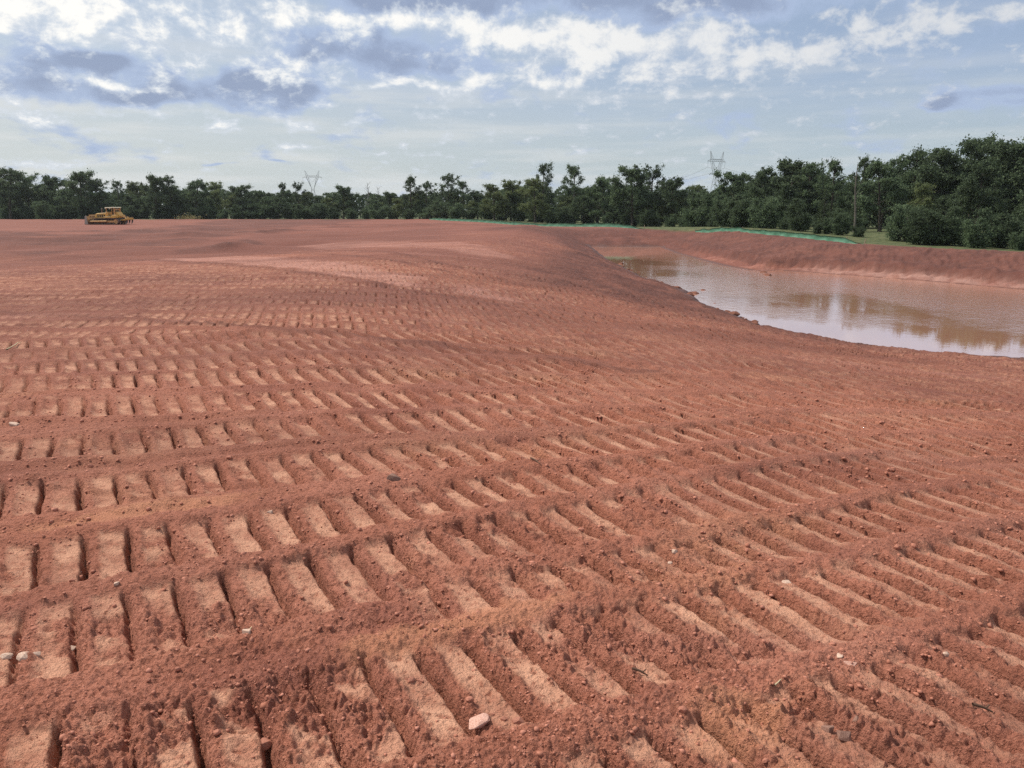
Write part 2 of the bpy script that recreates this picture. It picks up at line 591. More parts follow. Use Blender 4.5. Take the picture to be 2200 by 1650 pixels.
# passes of the near field, first the ones that later passes cover
sel = base_sel & (GYY > 4.5) & (GYY < 14)
for i in range(11):
    off = 6.2 + i * 0.80 + lr.uniform(-.06, .06)
    straight(72 + 0.5 * i, off, -1.5, 18, curve=-0.012, sel=sel & (GXX > -1.5), seed=200 + i, phase=lr.random(), depth=0.06, width=0.60, strength=0.5)
for i, off in enumerate((7.0, 8.0, 8.95, 9.85, 10.7)):
    straight(89 - 0.6 * i, off + lr.uniform(-.05, .05), -14, 0.6 + 0.3 * i, curve=-0.01, sel=base_sel & (GYY < 13), seed=300 + i, phase=lr.random(), depth=0.085, width=0.70, skew=2.3, wbase=1.05, wmin=0.4)
for i in range(9):
    straight(64, -0.55 + i * 0.86 + lr.uniform(-.05, .05), 1.2, 14, curve=-0.014, sel=base_sel & (GXX > 1.2), seed=400 + i, phase=lr.random(), depth=0.085, width=0.62, strength=0.95)
# passes traced one by one
TR = {
    'b': [(-5.5, 4.9), (-3.7, 5.51), (-2.9, 5.75), (-2.04, 5.97), (-1.5, 6.1), (-0.96, 6.2), (0.2, 6.45), (1.4, 6.8)],
    'c': [(-4.2, 4.1), (-2.97, 4.58), (-2.21, 4.82), (-1.3, 5.13), (-0.5, 5.35), (0.17, 5.58), (1.4, 6.05), (2.6, 6.6)],
    'd': [(-3.4, 3.3), (-2.35, 3.7), (-1.7, 3.93), (-1.13, 4.15), (-0.29, 4.53), (0.46, 4.87), (1.6, 5.4), (2.6, 5.9)],
    'e': [(-2.9, 2.6), (-1.96, 2.98), (-1.37, 3.23), (-0.8, 3.52), (0.0, 3.94), (0.54, 4.23), (1.51, 4.77), (3.2, 5.7)],
    'e2': [(-0.05, 3.2), (0.44, 3.42), (1.22, 3.8), (2.2, 4.31), (3.6, 5.05)],
    'L1': [(-2.4, 1.85), (-1.47, 2.15), (-0.78, 2.42), (0.0, 2.69), (0.65, 2.94), (1.52, 3.33), (2.1, 3.61), (3.4, 4.25)],
    'L0': [(-1.2, 1.35), (-0.3, 1.72), (0.35, 1.98), (0.9, 2.2), (1.5, 2.5), (2.2, 2.86), (3.2, 3.4)],
    'Lm': [(0.6, 1.25), (1.4, 1.62), (2.2, 2.02), (3.0, 2.5)],
}
for i, (k, pts) in enumerate(TR.items()):
    a = R(67)
    p = np.array(pts)
    s = p[:, 0] * math.sin(a) + p[:, 1] * math.cos(a)
    q = -p[:, 0] * math.cos(a) + p[:, 1] * math.sin(a)
    lane_apply(67, np.polyfit(s, q, 3), s.min(), s.max(), width=0.62 if k != 'Lm' else 0.5, phase=lr.random(), depth=0.082, sel=base_sel, seed=500 + i, skew=0.5, wbase=1.3, wmin=0.7, bw=0.24)
# the graded and cut strips carry no prints
H *= 1 - 0.85 * np.maximum(GRADED, CUT)
PAD *= 1 - np.maximum(GRADED, CUT)
# edges of blade passes that cross the middle distance
EDGE = np.zeros_like(zbase)
for pts, dpt, wdt in (([(-60, 634), (0, 640), (250, 655), (500, 672), (800, 692), (1100, 712), (1400, 728)], 0.045, 0.14),
                      ([(300, 531), (420, 543), (560, 561), (720, 582), (880, 601), (1080, 614)], 0.075, 0.26),
                      ([(430, 512), (640, 516), (800, 528), (960, 548), (1130, 570)], 0.06, 0.3),
                      ([(-60, 545), (200, 536), (380, 532)], 0.06, 0.3), ([(560, 520), (760, 538), (960, 560)], 0.05, 0.25)):
    P_ = px_ground(pts)
    q_ = np.array(P_)
    m = (GXX > q_[:, 0].min() - 2) & (GXX < q_[:, 0].max() + 2) & (GYY > q_[:, 1].min() - 2) & (GYY < q_[:, 1].max() + 2) & base_sel
    d = chain_dist(GXX[m] + 0.25 * pn(GXX[m] / 1.3, GYY[m] / 1.3, 81), GYY[m] + 0.2 * pn(GXX[m] / 0.9, GYY[m] / 0.9, 82), P_)
    e = np.exp(-(d / wdt) ** 2) * np.clip(0.8 + 0.9 * pn(GXX[m] / 2, GYY[m] / 2, 83), 0.2, 1.3)
    H[m] += 0.5 * dpt * e
    PAD[m] *= 1 - np.clip(e, 0, 1)
    EDGE[m] = np.maximum(EDGE[m], np.clip(e, 0, 1))

# soil texture: crumbs of several sizes, faded where the sheet is too coarse to carry them
cellr = np.gradient(RR)[:, None] * np.ones((1, NT))
cellt = rg * 0.00153 + 1e-4
cell = np.maximum(cellr, cellt)
H *= ss(75, 45, rg)
ROU = np.clip(ROU, 0.05, 1.3)


def add_oct(size, amp, seed, clod=False, ridged=False, rough=True):
    m = base_sel & (cell < size * 0.55)
    n = pn(GXX[m] / size, GYY[m] / size, seed)
    if ridged: n = 0.30 - np.abs(n) * 1.25
    if clod: n = np.abs(n) * 1.7 - 0.35
    f = ss(0.55, 0.3, cell[m] / size)
    H[m] += amp * n * f * (ROU[m] if rough else 1.0)


add_oct(1.7, 0.030, 31, rough=False)
add_oct(0.62, 0.026, 32, rough=False)
add_oct(0.21, 0.024, 33)
add_oct(0.085, 0.020, 34, clod=True)
add_oct(0.046, 0.025, 35, clod=True)
add_oct(0.027, 0.021, 36, clod=True)
add_oct(0.016, 0.013, 37, ridged=True)
add_oct(0.05, 0.006, 38, rough=False)
# churned spots
m = base_sel & (rg < 14)
ch = ss(0.36, 0.58, pn(GXX[m] / 1.1, GYY[m] / 1.1, 41) + 0.3 * pn(GXX[m] / 0.3, GYY[m] / 0.3, 42))
H[m] += ch * 0.025 * (0.6 + pn(GXX[m] / 0.12, GYY[m] / 0.12, 43) * 2)
PAD[m] *= 1 - 0.9 * ch
# the far bank carries cross-slope cleat marks, the wet rim none
m = fine_cols & (~INS) & (DF < 9) & (DF > 2.4) & (KN < 0.5)
aa = GXX[m] * 0.86 - GYY[m] * 0.5
along = aa / 0.5 + 1.2 * pn(GXX[m] / 3, GYY[m] / 3, 51) + DF[m] * 0.22
H[m] += 0.045 * np.sin(along * 2 * np.pi) * ss(2.4, 3.4, DF[m]) * ss(9, 6.5, DF[m]) * np.clip(0.3 + 1.6 * pn(GXX[m] / 2.5, GYY[m] / 2.5, 52), 0, 1.2)
m = (~INS) & (np.minimum(DN, DF) < 40) & (rg > 14) & fine_cols
H[m] += (1.0 + 1.3 * (KN[m] < 0.5)) * (0.07 * pn(GXX[m] / 1.3, GYY[m] / 1.3, 53) + 0.06 * np.abs(pn(GXX[m] / 0.33, GYY[m] / 0.33, 55)) + 0.07 * pn(GXX[m] / 0.5, GYY[m] / 0.5, 54)) * ss(16, 1.5, np.minimum(DN, DF)[m]) * ss(0.05, 1.0, np.minimum(DN, DF)[m])
H *= ss(-0.1, 0.5, np.minimum(DN, DF)) * (~INS) + INS * 0.0
GZ = zbase + H
GZ[0, :] = GZ[0, :].mean()


def ground_z(x, y):
    r = math.hypot(x, y)
    th = math.atan2(x, y)
    i = int(np.clip(np.searchsorted(RR, r) - 1, 0, NR - 2))
    fi = (r - RR[i]) / (RR[i + 1] - RR[i])
    if th < TH[0]: th += 2 * math.pi
    j = int(np.clip(np.searchsorted(TH, th) - 1, 0, NT - 1))
    j2 = (j + 1) % NT
    nxt = TH[j2] if j2 else TH[0] + 2 * math.pi
    fj = (th - TH[j]) / (nxt - TH[j])
    a = GZ[i, j] * (1 - fj) + GZ[i, j2] * fj
    b = GZ[i + 1, j] * (1 - fj) + GZ[i + 1, j2] * fj
    return float(a * (1 - fi) + b * fi)


def on_ground(u, v):
    """the point of the ground seen at a pixel of the photograph"""
    d = pix_dir(u, v)
    z = 0.0
    for _ in range(6):
        t = (z - EYE) / d[2]
        x, y = d[0] * t, d[1] * t
        z = 0.5 * z + 0.5 * ground_z(x, y)
    return x, y, ground_z(x, y)


def at(u, v, Y):
    d = pix_dir(u, v)
    t = Y / d[1]
    return d[0] * t, Y, EYE + d[2] * t


# vegetated land beyond the worked field
def fence_line(y):
    return np.interp(y, [40, 58, 66, 88, 100, 150, 160, 400], [38, 27.0, 24.8, 20.5, 12.0, -15, -15, -15])


beyond = ss(0.0, 2.0, GXX - fence_line(GYY) - 0.6 + 0.8 * pn(GXX / 2, GYY / 2, 61)) * ss(52, 60, GYY)
beyond = np.maximum(beyond, ss(165, 172, GYY + 2 * pn(GXX / 5, GYY / 5, 62)))
beyond = np.maximum(beyond, ss(11, 14, DF + pn(GXX / 2, GYY / 2, 63)) * (KN < 0.5) * (GXX > 30))
beyond = np.maximum(beyond, ss(190, 210, rg))
wet = np.where(INS, 1.0, ss(1.3, 0.15, DN + 0.7 * pn(GXX / 1.1, GYY / 1.1, 87)) + 0.9 * ss(0.5, 0.05, DF))
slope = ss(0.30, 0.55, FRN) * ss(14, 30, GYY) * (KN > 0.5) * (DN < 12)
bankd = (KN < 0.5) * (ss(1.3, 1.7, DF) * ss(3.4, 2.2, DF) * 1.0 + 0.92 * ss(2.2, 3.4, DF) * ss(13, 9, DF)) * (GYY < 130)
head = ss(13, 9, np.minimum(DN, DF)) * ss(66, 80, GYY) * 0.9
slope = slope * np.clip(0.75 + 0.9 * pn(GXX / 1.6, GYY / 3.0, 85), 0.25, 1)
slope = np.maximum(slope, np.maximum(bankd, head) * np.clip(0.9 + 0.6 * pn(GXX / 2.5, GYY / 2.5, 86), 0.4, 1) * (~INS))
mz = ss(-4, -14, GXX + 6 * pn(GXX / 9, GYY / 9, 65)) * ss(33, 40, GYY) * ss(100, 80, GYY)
dark_bands = mz * ss(-0.05, 0.25, pn(GXX / 26 + GYY / 60, GYY / 7.0, 66) + 0.4 * pn(GXX / 7, GYY / 3, 67))
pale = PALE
dark_bands = np.maximum(np.maximum(CUT * np.clip(0.75 + 0.9 * pn(GXX / 7, GYY / 4, 70), 0.15, 1), 0.55 * EDGE), np.clip(windrows(GXX, GYY) * 2.5, 0, 1))  # darker cut soil; shade of the far-left ridges put into the colour too
dark_bands = np.maximum(dark_bands, 0.30 * GRADED)
dark_bands *= 1 - 0.5 * PALE
ochre = np.zeros_like(GXX)
for (px_, py_, rx_, ry_) in ((-0.08, 3.12, 0.34, 0.11), (-2.2, 4.30, 0.55, 0.10), (0.80, 2.42, 0.20, 0.16), (0.95, 2.12, 0.14, 0.14), (-0.5, 2.9, 0.2, 0.1)):
    ochre = np.maximum(ochre, ss(0.15, 0.6, np.exp(-((GXX - px_) / rx_) ** 2 - ((GYY - py_ - 0.4 * (GXX - px_)) / ry_) ** 2) + 0.35 * pn(GXX / 0.12, GYY / 0.12, 79)))
far_dark = ss(4.0, 15.0, GYY + 2.5 * pn(GXX / 3.5, GYY / 3.5, 68)) * np.clip(0.62 + 0.28 * ss(22, 50, GYY) + 0.5 * pn(GXX / 6, GYY / 4, 69), 0.2, 0.92)  # duller far soil, its colour darkened further to balance the self-shaded near relief
shelf = ss(0.0, 0.6, DF) * ss(2.0, 1.2, DF) * (KN < 0.5) * ss(14, 18, GXX) * ss(54, 50, GYY)


def soil_material():
    m, t, b = new_mat('red_soil')
    tc = t.nodes.new('ShaderNodeTexCoord')
    P = X(t, tc.outputs['Object'])

    def attr(n):
        a = t.nodes.new('ShaderNodeAttribute')
        a.attribute_name = n
        s = t.nodes.new('ShaderNodeSeparateColor')
        t.links.new(a.outputs['Color'], s.inputs[0])
        return [X(t, s.outputs[i]) for i in range(3)]
    pad, wetm, veg = attr('soil')
    slo, she, pal = attr('soil2')
    far_dark, ocp, _ = attr('soil3')
    big = noise(t, P, 0.16, 5, 0.55)
    mid = noise(t, P, 1.1, 6, 0.6)
    sm = noise(t, P, 14.0, 6, 0.65)
    gr = noise(t, P, 90.0, 4, 0.7)
    spl = t.nodes.new('ShaderNodeSeparateXYZ')
    t.links.new(P.k, spl.inputs[0])
    px, py = X(t, spl.outputs[0]), X(t, spl.outputs[1])
    streak = noise(t, comb(t, px * 0.07 + py * 0.02, py * 0.5 - px * 0.04, 0.0), 1.0, 6, 0.6)
    c = mixc(t, mid.sstep(0.34, 0.66), (0.345, 0.128, 0.081), (0.428, 0.172, 0.115))
    c = mixc(t, big.sstep(0.40, 0.66) * 0.55, c, (0.42, 0.162, 0.100))
    # ochre patches of subsoil
    och = noise(t, comb(t, px + 31.0, py * 1.4, 0.0), 0.55, 5, 0.6)
    c = mixc(t, och.sstep(0.53, 0.72) * 0.6, c, (0.54, 0.260, 0.155))
    pur = noise(t, comb(t, px - 11.0, py * 1.2, 4.0), 0.9, 5, 0.6)
    c = mixc(t, pur.sstep(0.50, 0.70) * 0.75, c, (0.27, 0.098, 0.070))
    c = mixc(t, sm.sstep(0.30, 0.50, 0.6, 0.0), c, (0.23, 0.080, 0.048))
    gm = noise(t, P, 45.0, 4, 0.7)
    c = mixc(t, gm.sstep(0.36, 0.51, 0.78, 0.0), c, (0.165, 0.055, 0.032))
    c = mixc(t, far_dark, c, (0.178, 0.069, 0.053))
    # pressed, dried shoe prints
    dry = noise(t, P, 5.0, 4, 0.55).sstep(0.33, 0.60)
    c = mixc(t, pad * (dry * 0.60 + 0.32) * (1.0 - far_dark * 0.6), c, (0.68, 0.365, 0.240))
    c = mixc(t, pal * mid.sstep(0.3, 0.6, 0.25, 0.70), c, (0.46, 0.235, 0.185))
    c = mixc(t, streak.sstep(0.54, 0.70) * 0.35, c, (0.42, 0.195, 0.155))
    dk = noise(t, comb(t, px * 0.05 + py * 0.012, py * 0.22 - px * 0.05, 7.0), 1.0, 5, 0.6)
    c = mixc(t, dk.sstep(0.46, 0.64) * 0.60, c, (0.185, 0.072, 0.052))
    c = mixc(t, gr.sstep(0.58, 0.74) * 0.45, c, (0.66, 0.37, 0.26))
    c = mixc(t, ocp * 0.45, c, (0.58, 0.27, 0.155))
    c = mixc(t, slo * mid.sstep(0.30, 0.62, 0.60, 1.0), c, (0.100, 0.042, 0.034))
    c = mixc(t, she * mid.sstep(0.35, 0.62, 0.25, 0.9), c, (0.34, 0.19, 0.155))
    c = mixc(t, wetm * 0.9, c, (0.095, 0.039, 0.027))
    vg = noise(t, P, 1.7, 5, 0.6)
    vc = mixc(t, vg.sstep(0.35, 0.65), (0.050, 0.070, 0.028), (0.115, 0.120, 0.055))
    c = mixc(t, veg, c, vc)
    t.links.new(c.k, b.inputs['Base Color'])
    rg_ = wetm.sstep(0.3, 1.0, 0.95, 0.45)
    t.links.new(rg_.k, b.inputs['Roughness'])
    b.inputs['Specular IOR Level'].default_value = 0.2
    bp = t.nodes.new('ShaderNodeBump')
    bp.inputs['Strength'].default_value = 1.0
    bp.inputs['Distance'].default_value = 0.016
    hgt = sm * 0.8 + gr * 0.6 + gm * 1.1
    t.links.new(hgt.k, bp.inputs['Height'])
    b2 = t.nodes.new('ShaderNodeBump')
    b2.inputs['Strength'].default_value = 0.5
    b2.inputs['Distance'].default_value = 0.14
    far_h = noise(t, P, 3.2, 7, 0.65)
    t.links.new(far_h.k, b2.inputs['Height'])
    t.links.new(b2.outputs[0], bp.inputs['Normal'])
    t.links.new(bp.outputs[0], b.inputs['Normal'])
    return m


def build_ground():
    idx = np.arange(NR * NT).reshape(NR, NT)
    j = np.arange(NT); j2 = (j + 1) % NT
    a = idx[1:-1][:, j]; b_ = idx[1:-1][:, j2]; c = idx[2:][:, j2]; d = idx[2:][:, j]
    quads = np.stack([a, d, c, b_], axis=-1).reshape(-1, 4)
    tri = np.stack([np.full(NT, idx[0, 0]), idx[1, j], idx[1, j2]], axis=-1)
    co = np.stack([GXX, GYY, GZ], axis=-1).reshape(-1, 3)
    me = np_mesh('ground', co, [quads, tri], soil_material(), smooth=True)
    for nm, chs in (('soil', (PAD, wet, beyond)), ('soil2', (np.maximum(slope, 0.95 * dark_bands), shelf, pale)), ('soil3', (far_dark, ochre, far_dark))):
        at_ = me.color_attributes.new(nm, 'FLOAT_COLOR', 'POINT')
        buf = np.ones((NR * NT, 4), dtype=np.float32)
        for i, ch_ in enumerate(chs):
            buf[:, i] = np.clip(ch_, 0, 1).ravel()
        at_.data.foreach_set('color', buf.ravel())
    o = mesh_obj('ground', me)
    tag(o, 'bare red tracked earth of the worked field', None, None, 'structure')


build_ground()


# -------------------------------------------------------------------- water
def build_water():
    m, t, b = new_mat('muddy_water')
    t.nodes.remove(b)
    dif = t.nodes.new('ShaderNodeBsdfDiffuse')
    dif.inputs['Color'].default_value = (0.56, 0.280, 0.185, 1)
    glo = t.nodes.new('ShaderNodeBsdfGlossy')
    glo.inputs['Color'].default_value = (0.97, 0.96, 0.96, 1)
    fr_ = t.nodes.new('ShaderNodeFresnel')
    fr_.inputs['IOR'].default_value = 1.333
    fac = X(t, fr_.outputs[0]).op('POWER', 0.32) * 0.98
    mx = t.nodes.new('ShaderNodeMixShader')
    t.links.new(fac.k, mx.inputs[0])
    t.links.new(dif.outputs[0], mx.inputs[1])
    t.links.new(glo.outputs[0], mx.inputs[2])
    t.links.new(mx.outputs[0], t.nodes['Material Output'].inputs['Surface'])
    tc = t.nodes.new('ShaderNodeTexCoord')
    P = X(t, tc.outputs['Object'])
    sp = t.nodes.new('ShaderNodeSeparateXYZ')
    t.links.new(P.k, sp.inputs[0])
    px, py = X(t, sp.outputs[0]), X(t, sp.outputs[1])
    rip = noise(t, P, 2.6, 4, 0.6)
    rip2 = noise(t, P, 9.0, 3, 0.6)
    # wind ruffles the open right side, the lee of the banks stays smooth
    wind = (px - 12.0) * 0.055 + (py - 22.0) * 0.028 - (py - 42.0).max(0.0) * 0.040 + (noise(t, comb(t, px * 0.16, py * 0.10, 0.0), 1.0, 4, 0.55) - 0.5) * 1.6 + 0.16
    ruf = wind.sstep(0.20, 0.80, 0.006, 0.10)
    bp = t.nodes.new('ShaderNodeBump')
    bp.inputs['Distance'].default_value = 0.16
    t.links.new(ruf.k, bp.inputs['Strength'])
    hgt = rip + rip2 * 0.35
    t.links.new(hgt.k, bp.inputs['Height'])
    t.links.new(bp.outputs[0], glo.inputs['Normal'])
    t.links.new(wind.sstep(0.25, 0.95, 0.02, 0.10).k, glo.inputs['Roughness'])
    bm = bmesh.new()
    cx, cy = 20.0, 42.0
    vs = []
    for (x, y) in POLY:
        k = 1.0
        # reach a little under the banks
        d = Vector((x - cx, y - cy)).normalized()
        vs.append(bm.verts.new((x + d.x * 1.2, y + d.y * 1.2, ZW)))
    f = bm.faces.new(vs)
    bmesh.ops.triangulate(bm, faces=[f])
    bmesh.ops.recalc_face_normals(bm, faces=bm.faces)
    if sum(fc.normal.z for fc in bm.faces) < 0:
        bmesh.ops.reverse_faces(bm, faces=bm.faces)
    me = bpy.data.meshes.new('pond_water')
    bm.to_mesh(me); bm.free()
    me.materials.append(m)
    o = mesh_obj('pond_water', me)
    tag(o, 'muddy orange pond water mirroring the sky', None, None, 'structure')


build_water()


# -------------------------------------------------------------------- trees
def leaf_material(name, c1, c2, rough=0.75):
    m, t, b = new_mat(name)
    oi = t.nodes.new('ShaderNodeObjectInfo')
    rnd = X(t, oi.outputs['Random'])
    tc = t.nodes.new('ShaderNodeTexCoord')
    n = noise(t, X(t, tc.outputs['Object']), 0.9, 5, 0.65)
    c = mixc(t, n.sstep(0.34, 0.66), c1, [q * 1.6 for q in c2])
    c = mixc(t, rnd * 0.6, c, [q * 0.62 for q in (c1[0] + .012, c1[1] + .006, c1[2])])
    t.links.new(c.k, b.inputs['Base Color'])
    b.inputs['Roughness'].default_value = rough
    b.inputs['Specular IOR Level'].default_value = 0.15
    tr = t.nodes.new('ShaderNodeBsdfTranslucent')
    t.links.new(c.k, tr.inputs['Color'])
    mx = t.nodes.new('ShaderNodeMixShader')
    mx.inputs[0].default_value = 0.33
    t.links.new(b.outputs[0], mx.inputs[1])
    t.links.new(tr.outputs[0], mx.inputs[2])
    t.links.new(mx.outputs[0], t.nodes['Material Output'].inputs['Surface'])
    return m


LEAF_OAK = leaf_material('oak_leaves', (0.056, 0.086, 0.050), (0.105, 0.145, 0.075))
LEAF_PALE = leaf_material('pale_leaves', (0.092, 0.120, 0.055), (0.150, 0.178, 0.080))
LEAF_CEDAR = leaf_material('cedar_leaves', (0.034, 0.054, 0.028), (0.066, 0.088, 0.042))
LEAF_DRY = leaf_material('dry_leaves', (0.17, 0.16, 0.07), (0.26, 0.24, 0.12))
BARK = simple_mat('bark', (0.070, 0.058, 0.047), 0.9, var=0.35, scale=4)
BARK_GREY = simple_mat('grey_bark', (0.135, 0.12, 0.10), 0.9, var=0.3, scale=3)
BARK_PALE = simple_mat('pale_bark', (0.24, 0.225, 0.20), 0.9, var=0.3, scale=3)


def tubes(paths, sides=6):
    V, Fq = [], []
    n0 = 0
    for pts, rad in paths:
        pts = np.asarray(pts, float)
        k = len(pts)
        tg_ = np.gradient(pts, axis=0)
        tg_ /= np.linalg.norm(tg_, axis=1)[:, None] + 1e-9
        ref = np.array([0.31, 0.95, 0.05])
        s1 = np.cross(tg_, ref); s1 /= np.linalg.norm(s1, axis=1)[:, None] + 1e-9
        s2 = np.cross(tg_, s1)
        an = np.linspace(0, 2 * np.pi, sides, endpoint=False)
        ring = pts[:, None, :] + np.asarray(rad)[:, None, None] * (np.cos(an)[None, :, None] * s1[:, None, :] + np.sin(an)[None, :, None] * s2[:, None, :])
        V.append(ring.reshape(-1, 3))
        id_ = n0 + np.arange(k * sides).reshape(k, sides)
        jj = (np.arange(sides) + 1) % sides
        Fq.append(np.stack([id_[:-1], id_[:-1][:, jj], id_[1:][:, jj], id_[1:]], -1).reshape(-1, 4))
        n0 += k * sides
    return np.concatenate(V), np.concatenate(Fq)


def leaf_cards(cent, size, g, up=0.3):
    n = len(cent)
    nr = g.normal(size=(n, 3)); nr[:, 2] += up
    nr /= np.linalg.norm(nr, axis=1)[:, None]
    a = np.cross(nr, g.normal(size=(n, 3))); a /= np.linalg.norm(a, axis=1)[:, None]
    b = np.cross(nr, a)
    sz = (size * g.uniform(0.6, 1.35, n))[:, None]
    a = a * sz; b = b * sz * 0.62
    fold = nr * sz * 0.18
    v = np.stack([cent - a, cent - b + fold, cent + a, cent + b + fold], 1).reshape(-1, 3)
    f = np.arange(n * 4).reshape(n, 4)
    return v, f


def make_tree(kind, seed):
    """unit-height tree meshes (trunk with limbs, crown); 1.0 = tree height of 10 m scaled later"""
    g = np.random.default_rng(seed)
    paths, clumps = [], []
    Ht = 10.0
    if kind == 'oak' or kind == 'open' or kind == 'pale':
        spread = {'oak': 4.1, 'open': 3.0, 'pale': 3.3}[kind]
        nlimb = {'oak': 17, 'open': 15, 'pale': 15}[kind]
        lean = g.normal(0, 0.25, 2)
        kz = np.linspace(0, 0.86 * Ht, 9)
        tx = lean[0] * (kz / Ht) ** 1.5 * 2 + g.normal(0, 0.07, 9) * (kz > 0)
        ty = lean[1] * (kz / Ht) ** 1.5 * 2 + g.normal(0, 0.07, 9) * (kz > 0)
        rad = 0.24 * (1 - kz / Ht) ** 0.8 + 0.02
        rad[0] *= 1.45
        paths.append((np.stack([tx, ty, kz], 1), rad))
        lo = {'oak': 0.20, 'open': 0.30, 'pale': 0.16}[kind]
        for i in range(nlimb):
            f = lo + (0.96 - lo) * (i + g.uniform(0, .8)) / nlimb
            z0 = f * 0.86 * Ht
            p0 = np.array([np.interp(z0, kz, tx), np.interp(z0, kz, ty), z0])
            a = i * 2.4 + g.uniform(-.5, .5)
            prof = math.sin(min(1, (f - lo) / (1 - lo) * 0.95 + 0.22) * math.pi) ** 0.6
            L = spread * (0.45 + 0.65 * prof) * g.uniform(0.65, 1.15)
            rise = g.uniform(0.15, 0.55) + (0.5 if f > 0.75 else 0)
            d = np.array([math.cos(a), math.sin(a), rise])
            k = np.linspace(0, 1, 5)[:, None]
            bend = np.array([g.normal(0, .25), g.normal(0, .25), g.uniform(-.2, .35)])
            pts = p0 + d * L * k * 0.85 + bend * (k ** 2) * L * 0.35
            r0 = 0.085 * (1 - f * 0.5)
            paths.append((pts, np.linspace(r0, 0.015, 5)))
            for s_ in (0.55, 0.8, 1.0):
                pp = p0 + d * L * s_ * 0.85 + bend * s_ ** 2 * L * 0.35
                clumps.append((pp + g.normal(0, .22, 3), g.uniform(0.45, 1.05) * (0.8 if kind == 'open' else 1.0)))
            for q in range(2):
                s_ = g.uniform(0.4, 0.9)
                pp = p0 + d * L * s_ * 0.85 + bend * s_ ** 2 * L * 0.35
                dd = d * 0.5 + g.normal(0, 0.6, 3); dd[2] = abs(dd[2]) * 0.8
                e = pp + dd / np.linalg.norm(dd) * L * g.uniform(0.25, 0.5)
                paths.append((np.stack([pp, (pp + e) / 2 + g.normal(0, .06, 3), e]), np.array([0.035, 0.022, 0.01])))
                clumps.append((e, g.uniform(0.5, 0.95) * (0.85 if kind == 'open' else 1.0)))
        for q in range(5 if kind != 'open' else 8):
            e = np.array([tx[-1] + g.normal(0, .8), ty[-1] + g.normal(0, .8), Ht * g.uniform(0.88, 0.97)])
            p0 = np.array([tx[-2], ty[-2], kz[-2]])
            paths.append((np.stack([p0, (p0 + e) / 2 + g.normal(0, .1, 3), e]), np.array([0.05, 0.03, 0.01])))
            clumps.append((e, g.uniform(0.35, 0.7)))
        dens = {'oak': 215, 'open': 120, 'pale': 190}[kind]
        size = {'oak': 0.135, 'open': 0.125, 'pale': 0.125}[kind]
    elif kind == 'cedar':
        kz = np.linspace(0, 0.97 * Ht, 8)
        tx = g.normal(0, .04, 8); ty = g.normal(0, .04, 8)
        paths.append((np.stack([tx, ty, kz], 1), 0.17 * (1 - kz / Ht) + 0.015))
        for i in range(58):
            f = 0.05 + 0.93 * (i / 58)
            z0 = f * Ht * 0.97
            a = i * 2.4 + g.uniform(-.4, .4)
            L = 2.5 * (1 - f) ** 0.75 * g.uniform(0.6, 1.15) + 0.15
            e = np.array([math.cos(a) * L, math.sin(a) * L, z0 + L * g.uniform(0.1, 0.45)])
            paths.append((np.stack([np.array([0, 0, z0]), e * .5 + np.array([0, 0, z0]) * .5 - [0, 0, .05], e]), np.array([0.045, 0.03, 0.01])))
            clumps.append((e, 0.30 + 0.35 * (1 - f)))
            clumps.append((e * 0.6 + np.array([0, 0, z0]) * 0.4, 0.35 + 0.4 * (1 - f)))
        dens, size = 62, 0.13
    elif kind == 'shrub':
        for i in range(9):
            a = i * 2.4; L = g.uniform(1.2, 3.6)
            e = np.array([math.cos(a) * L, math.sin(a) * L, g.uniform(3.2, 8.8) * (1 - 0.06 * L)])
            paths.append((np.stack([np.array([math.cos(a) * .2, math.sin(a) * .2, 0]), e * np.array([.4, .4, .55]), e]), np.array([0.09, 0.06, 0.02])))
            for s_ in (0.3, 0.55, 0.8, 1.0):
                clumps.append((e * np.array([.3 + .7 * s_, .3 + .7 * s_, s_]) + g.normal(0, .5, 3) * np.array([1, 1, .4]), g.uniform(0.9, 1.6)))
        dens, size = 170, 0.165
    else:   # bare
        kz = np.linspace(0, 0.9 * Ht, 8)
        tx = g.normal(0, .12, 8); ty = g.normal(0, .12, 8)
        paths.append((np.stack([tx, ty, kz], 1), 0.16 * (1 - kz / Ht) + 0.02))
        for i in range(24):
            f = 0.35 + 0.6 * i / 24
            z0 = f * Ht * 0.9
            p0 = np.array([np.interp(z0, kz, tx), np.interp(z0, kz, ty), z0])
            a = i * 2.4; L = g.uniform(0.8, 2.2) * (1.2 - f * .6)
            e = p0 + np.array([math.cos(a) * L, math.sin(a) * L, L * g.uniform(.5, 1.3)])
            paths.append((np.stack([p0, (p0 + e) / 2 + g.normal(0, .1, 3), e]), np.array([0.05, 0.035, 0.015])))
        dens, size = 0, 0.1
        clumps = []
    tv, tf = tubes(paths, 6)
    tm = np_mesh('trunk_' + kind, tv, tf, BARK_PALE if kind == 'bare' else BARK, smooth=True)
    cm = None
    if clumps:
        C = []
        for (c, r) in clumps:
            n = max(8, int(dens * (r / 0.8) ** 2 * g.uniform(0.7, 1.25)))
            d = g.normal(size=(n, 3)); d /= np.linalg.norm(d, axis=1)[:, None]
            rad = r * np.minimum(0.25 + 0.46 * np.abs(g.normal(size=n)), 1.15)
            # twigs poke out of the clump unevenly
            lob = 1 + 0.45 * np.sin(d[:, 0] * 6 + c[0] * 3) * np.cos(d[:, 1] * 5 + c[1] * 5) + 0.25 * np.sin(d[:, 2] * 9 + c[2] * 4)
            C.append(c + d * (rad * lob)[:, None] * np.array([1.1, 1.1, 0.72]))
        C = np.concatenate(C)
        C[:, 2] = np.clip(C[:, 2], 0.15, None)
        v, f = leaf_cards(C, size, g)
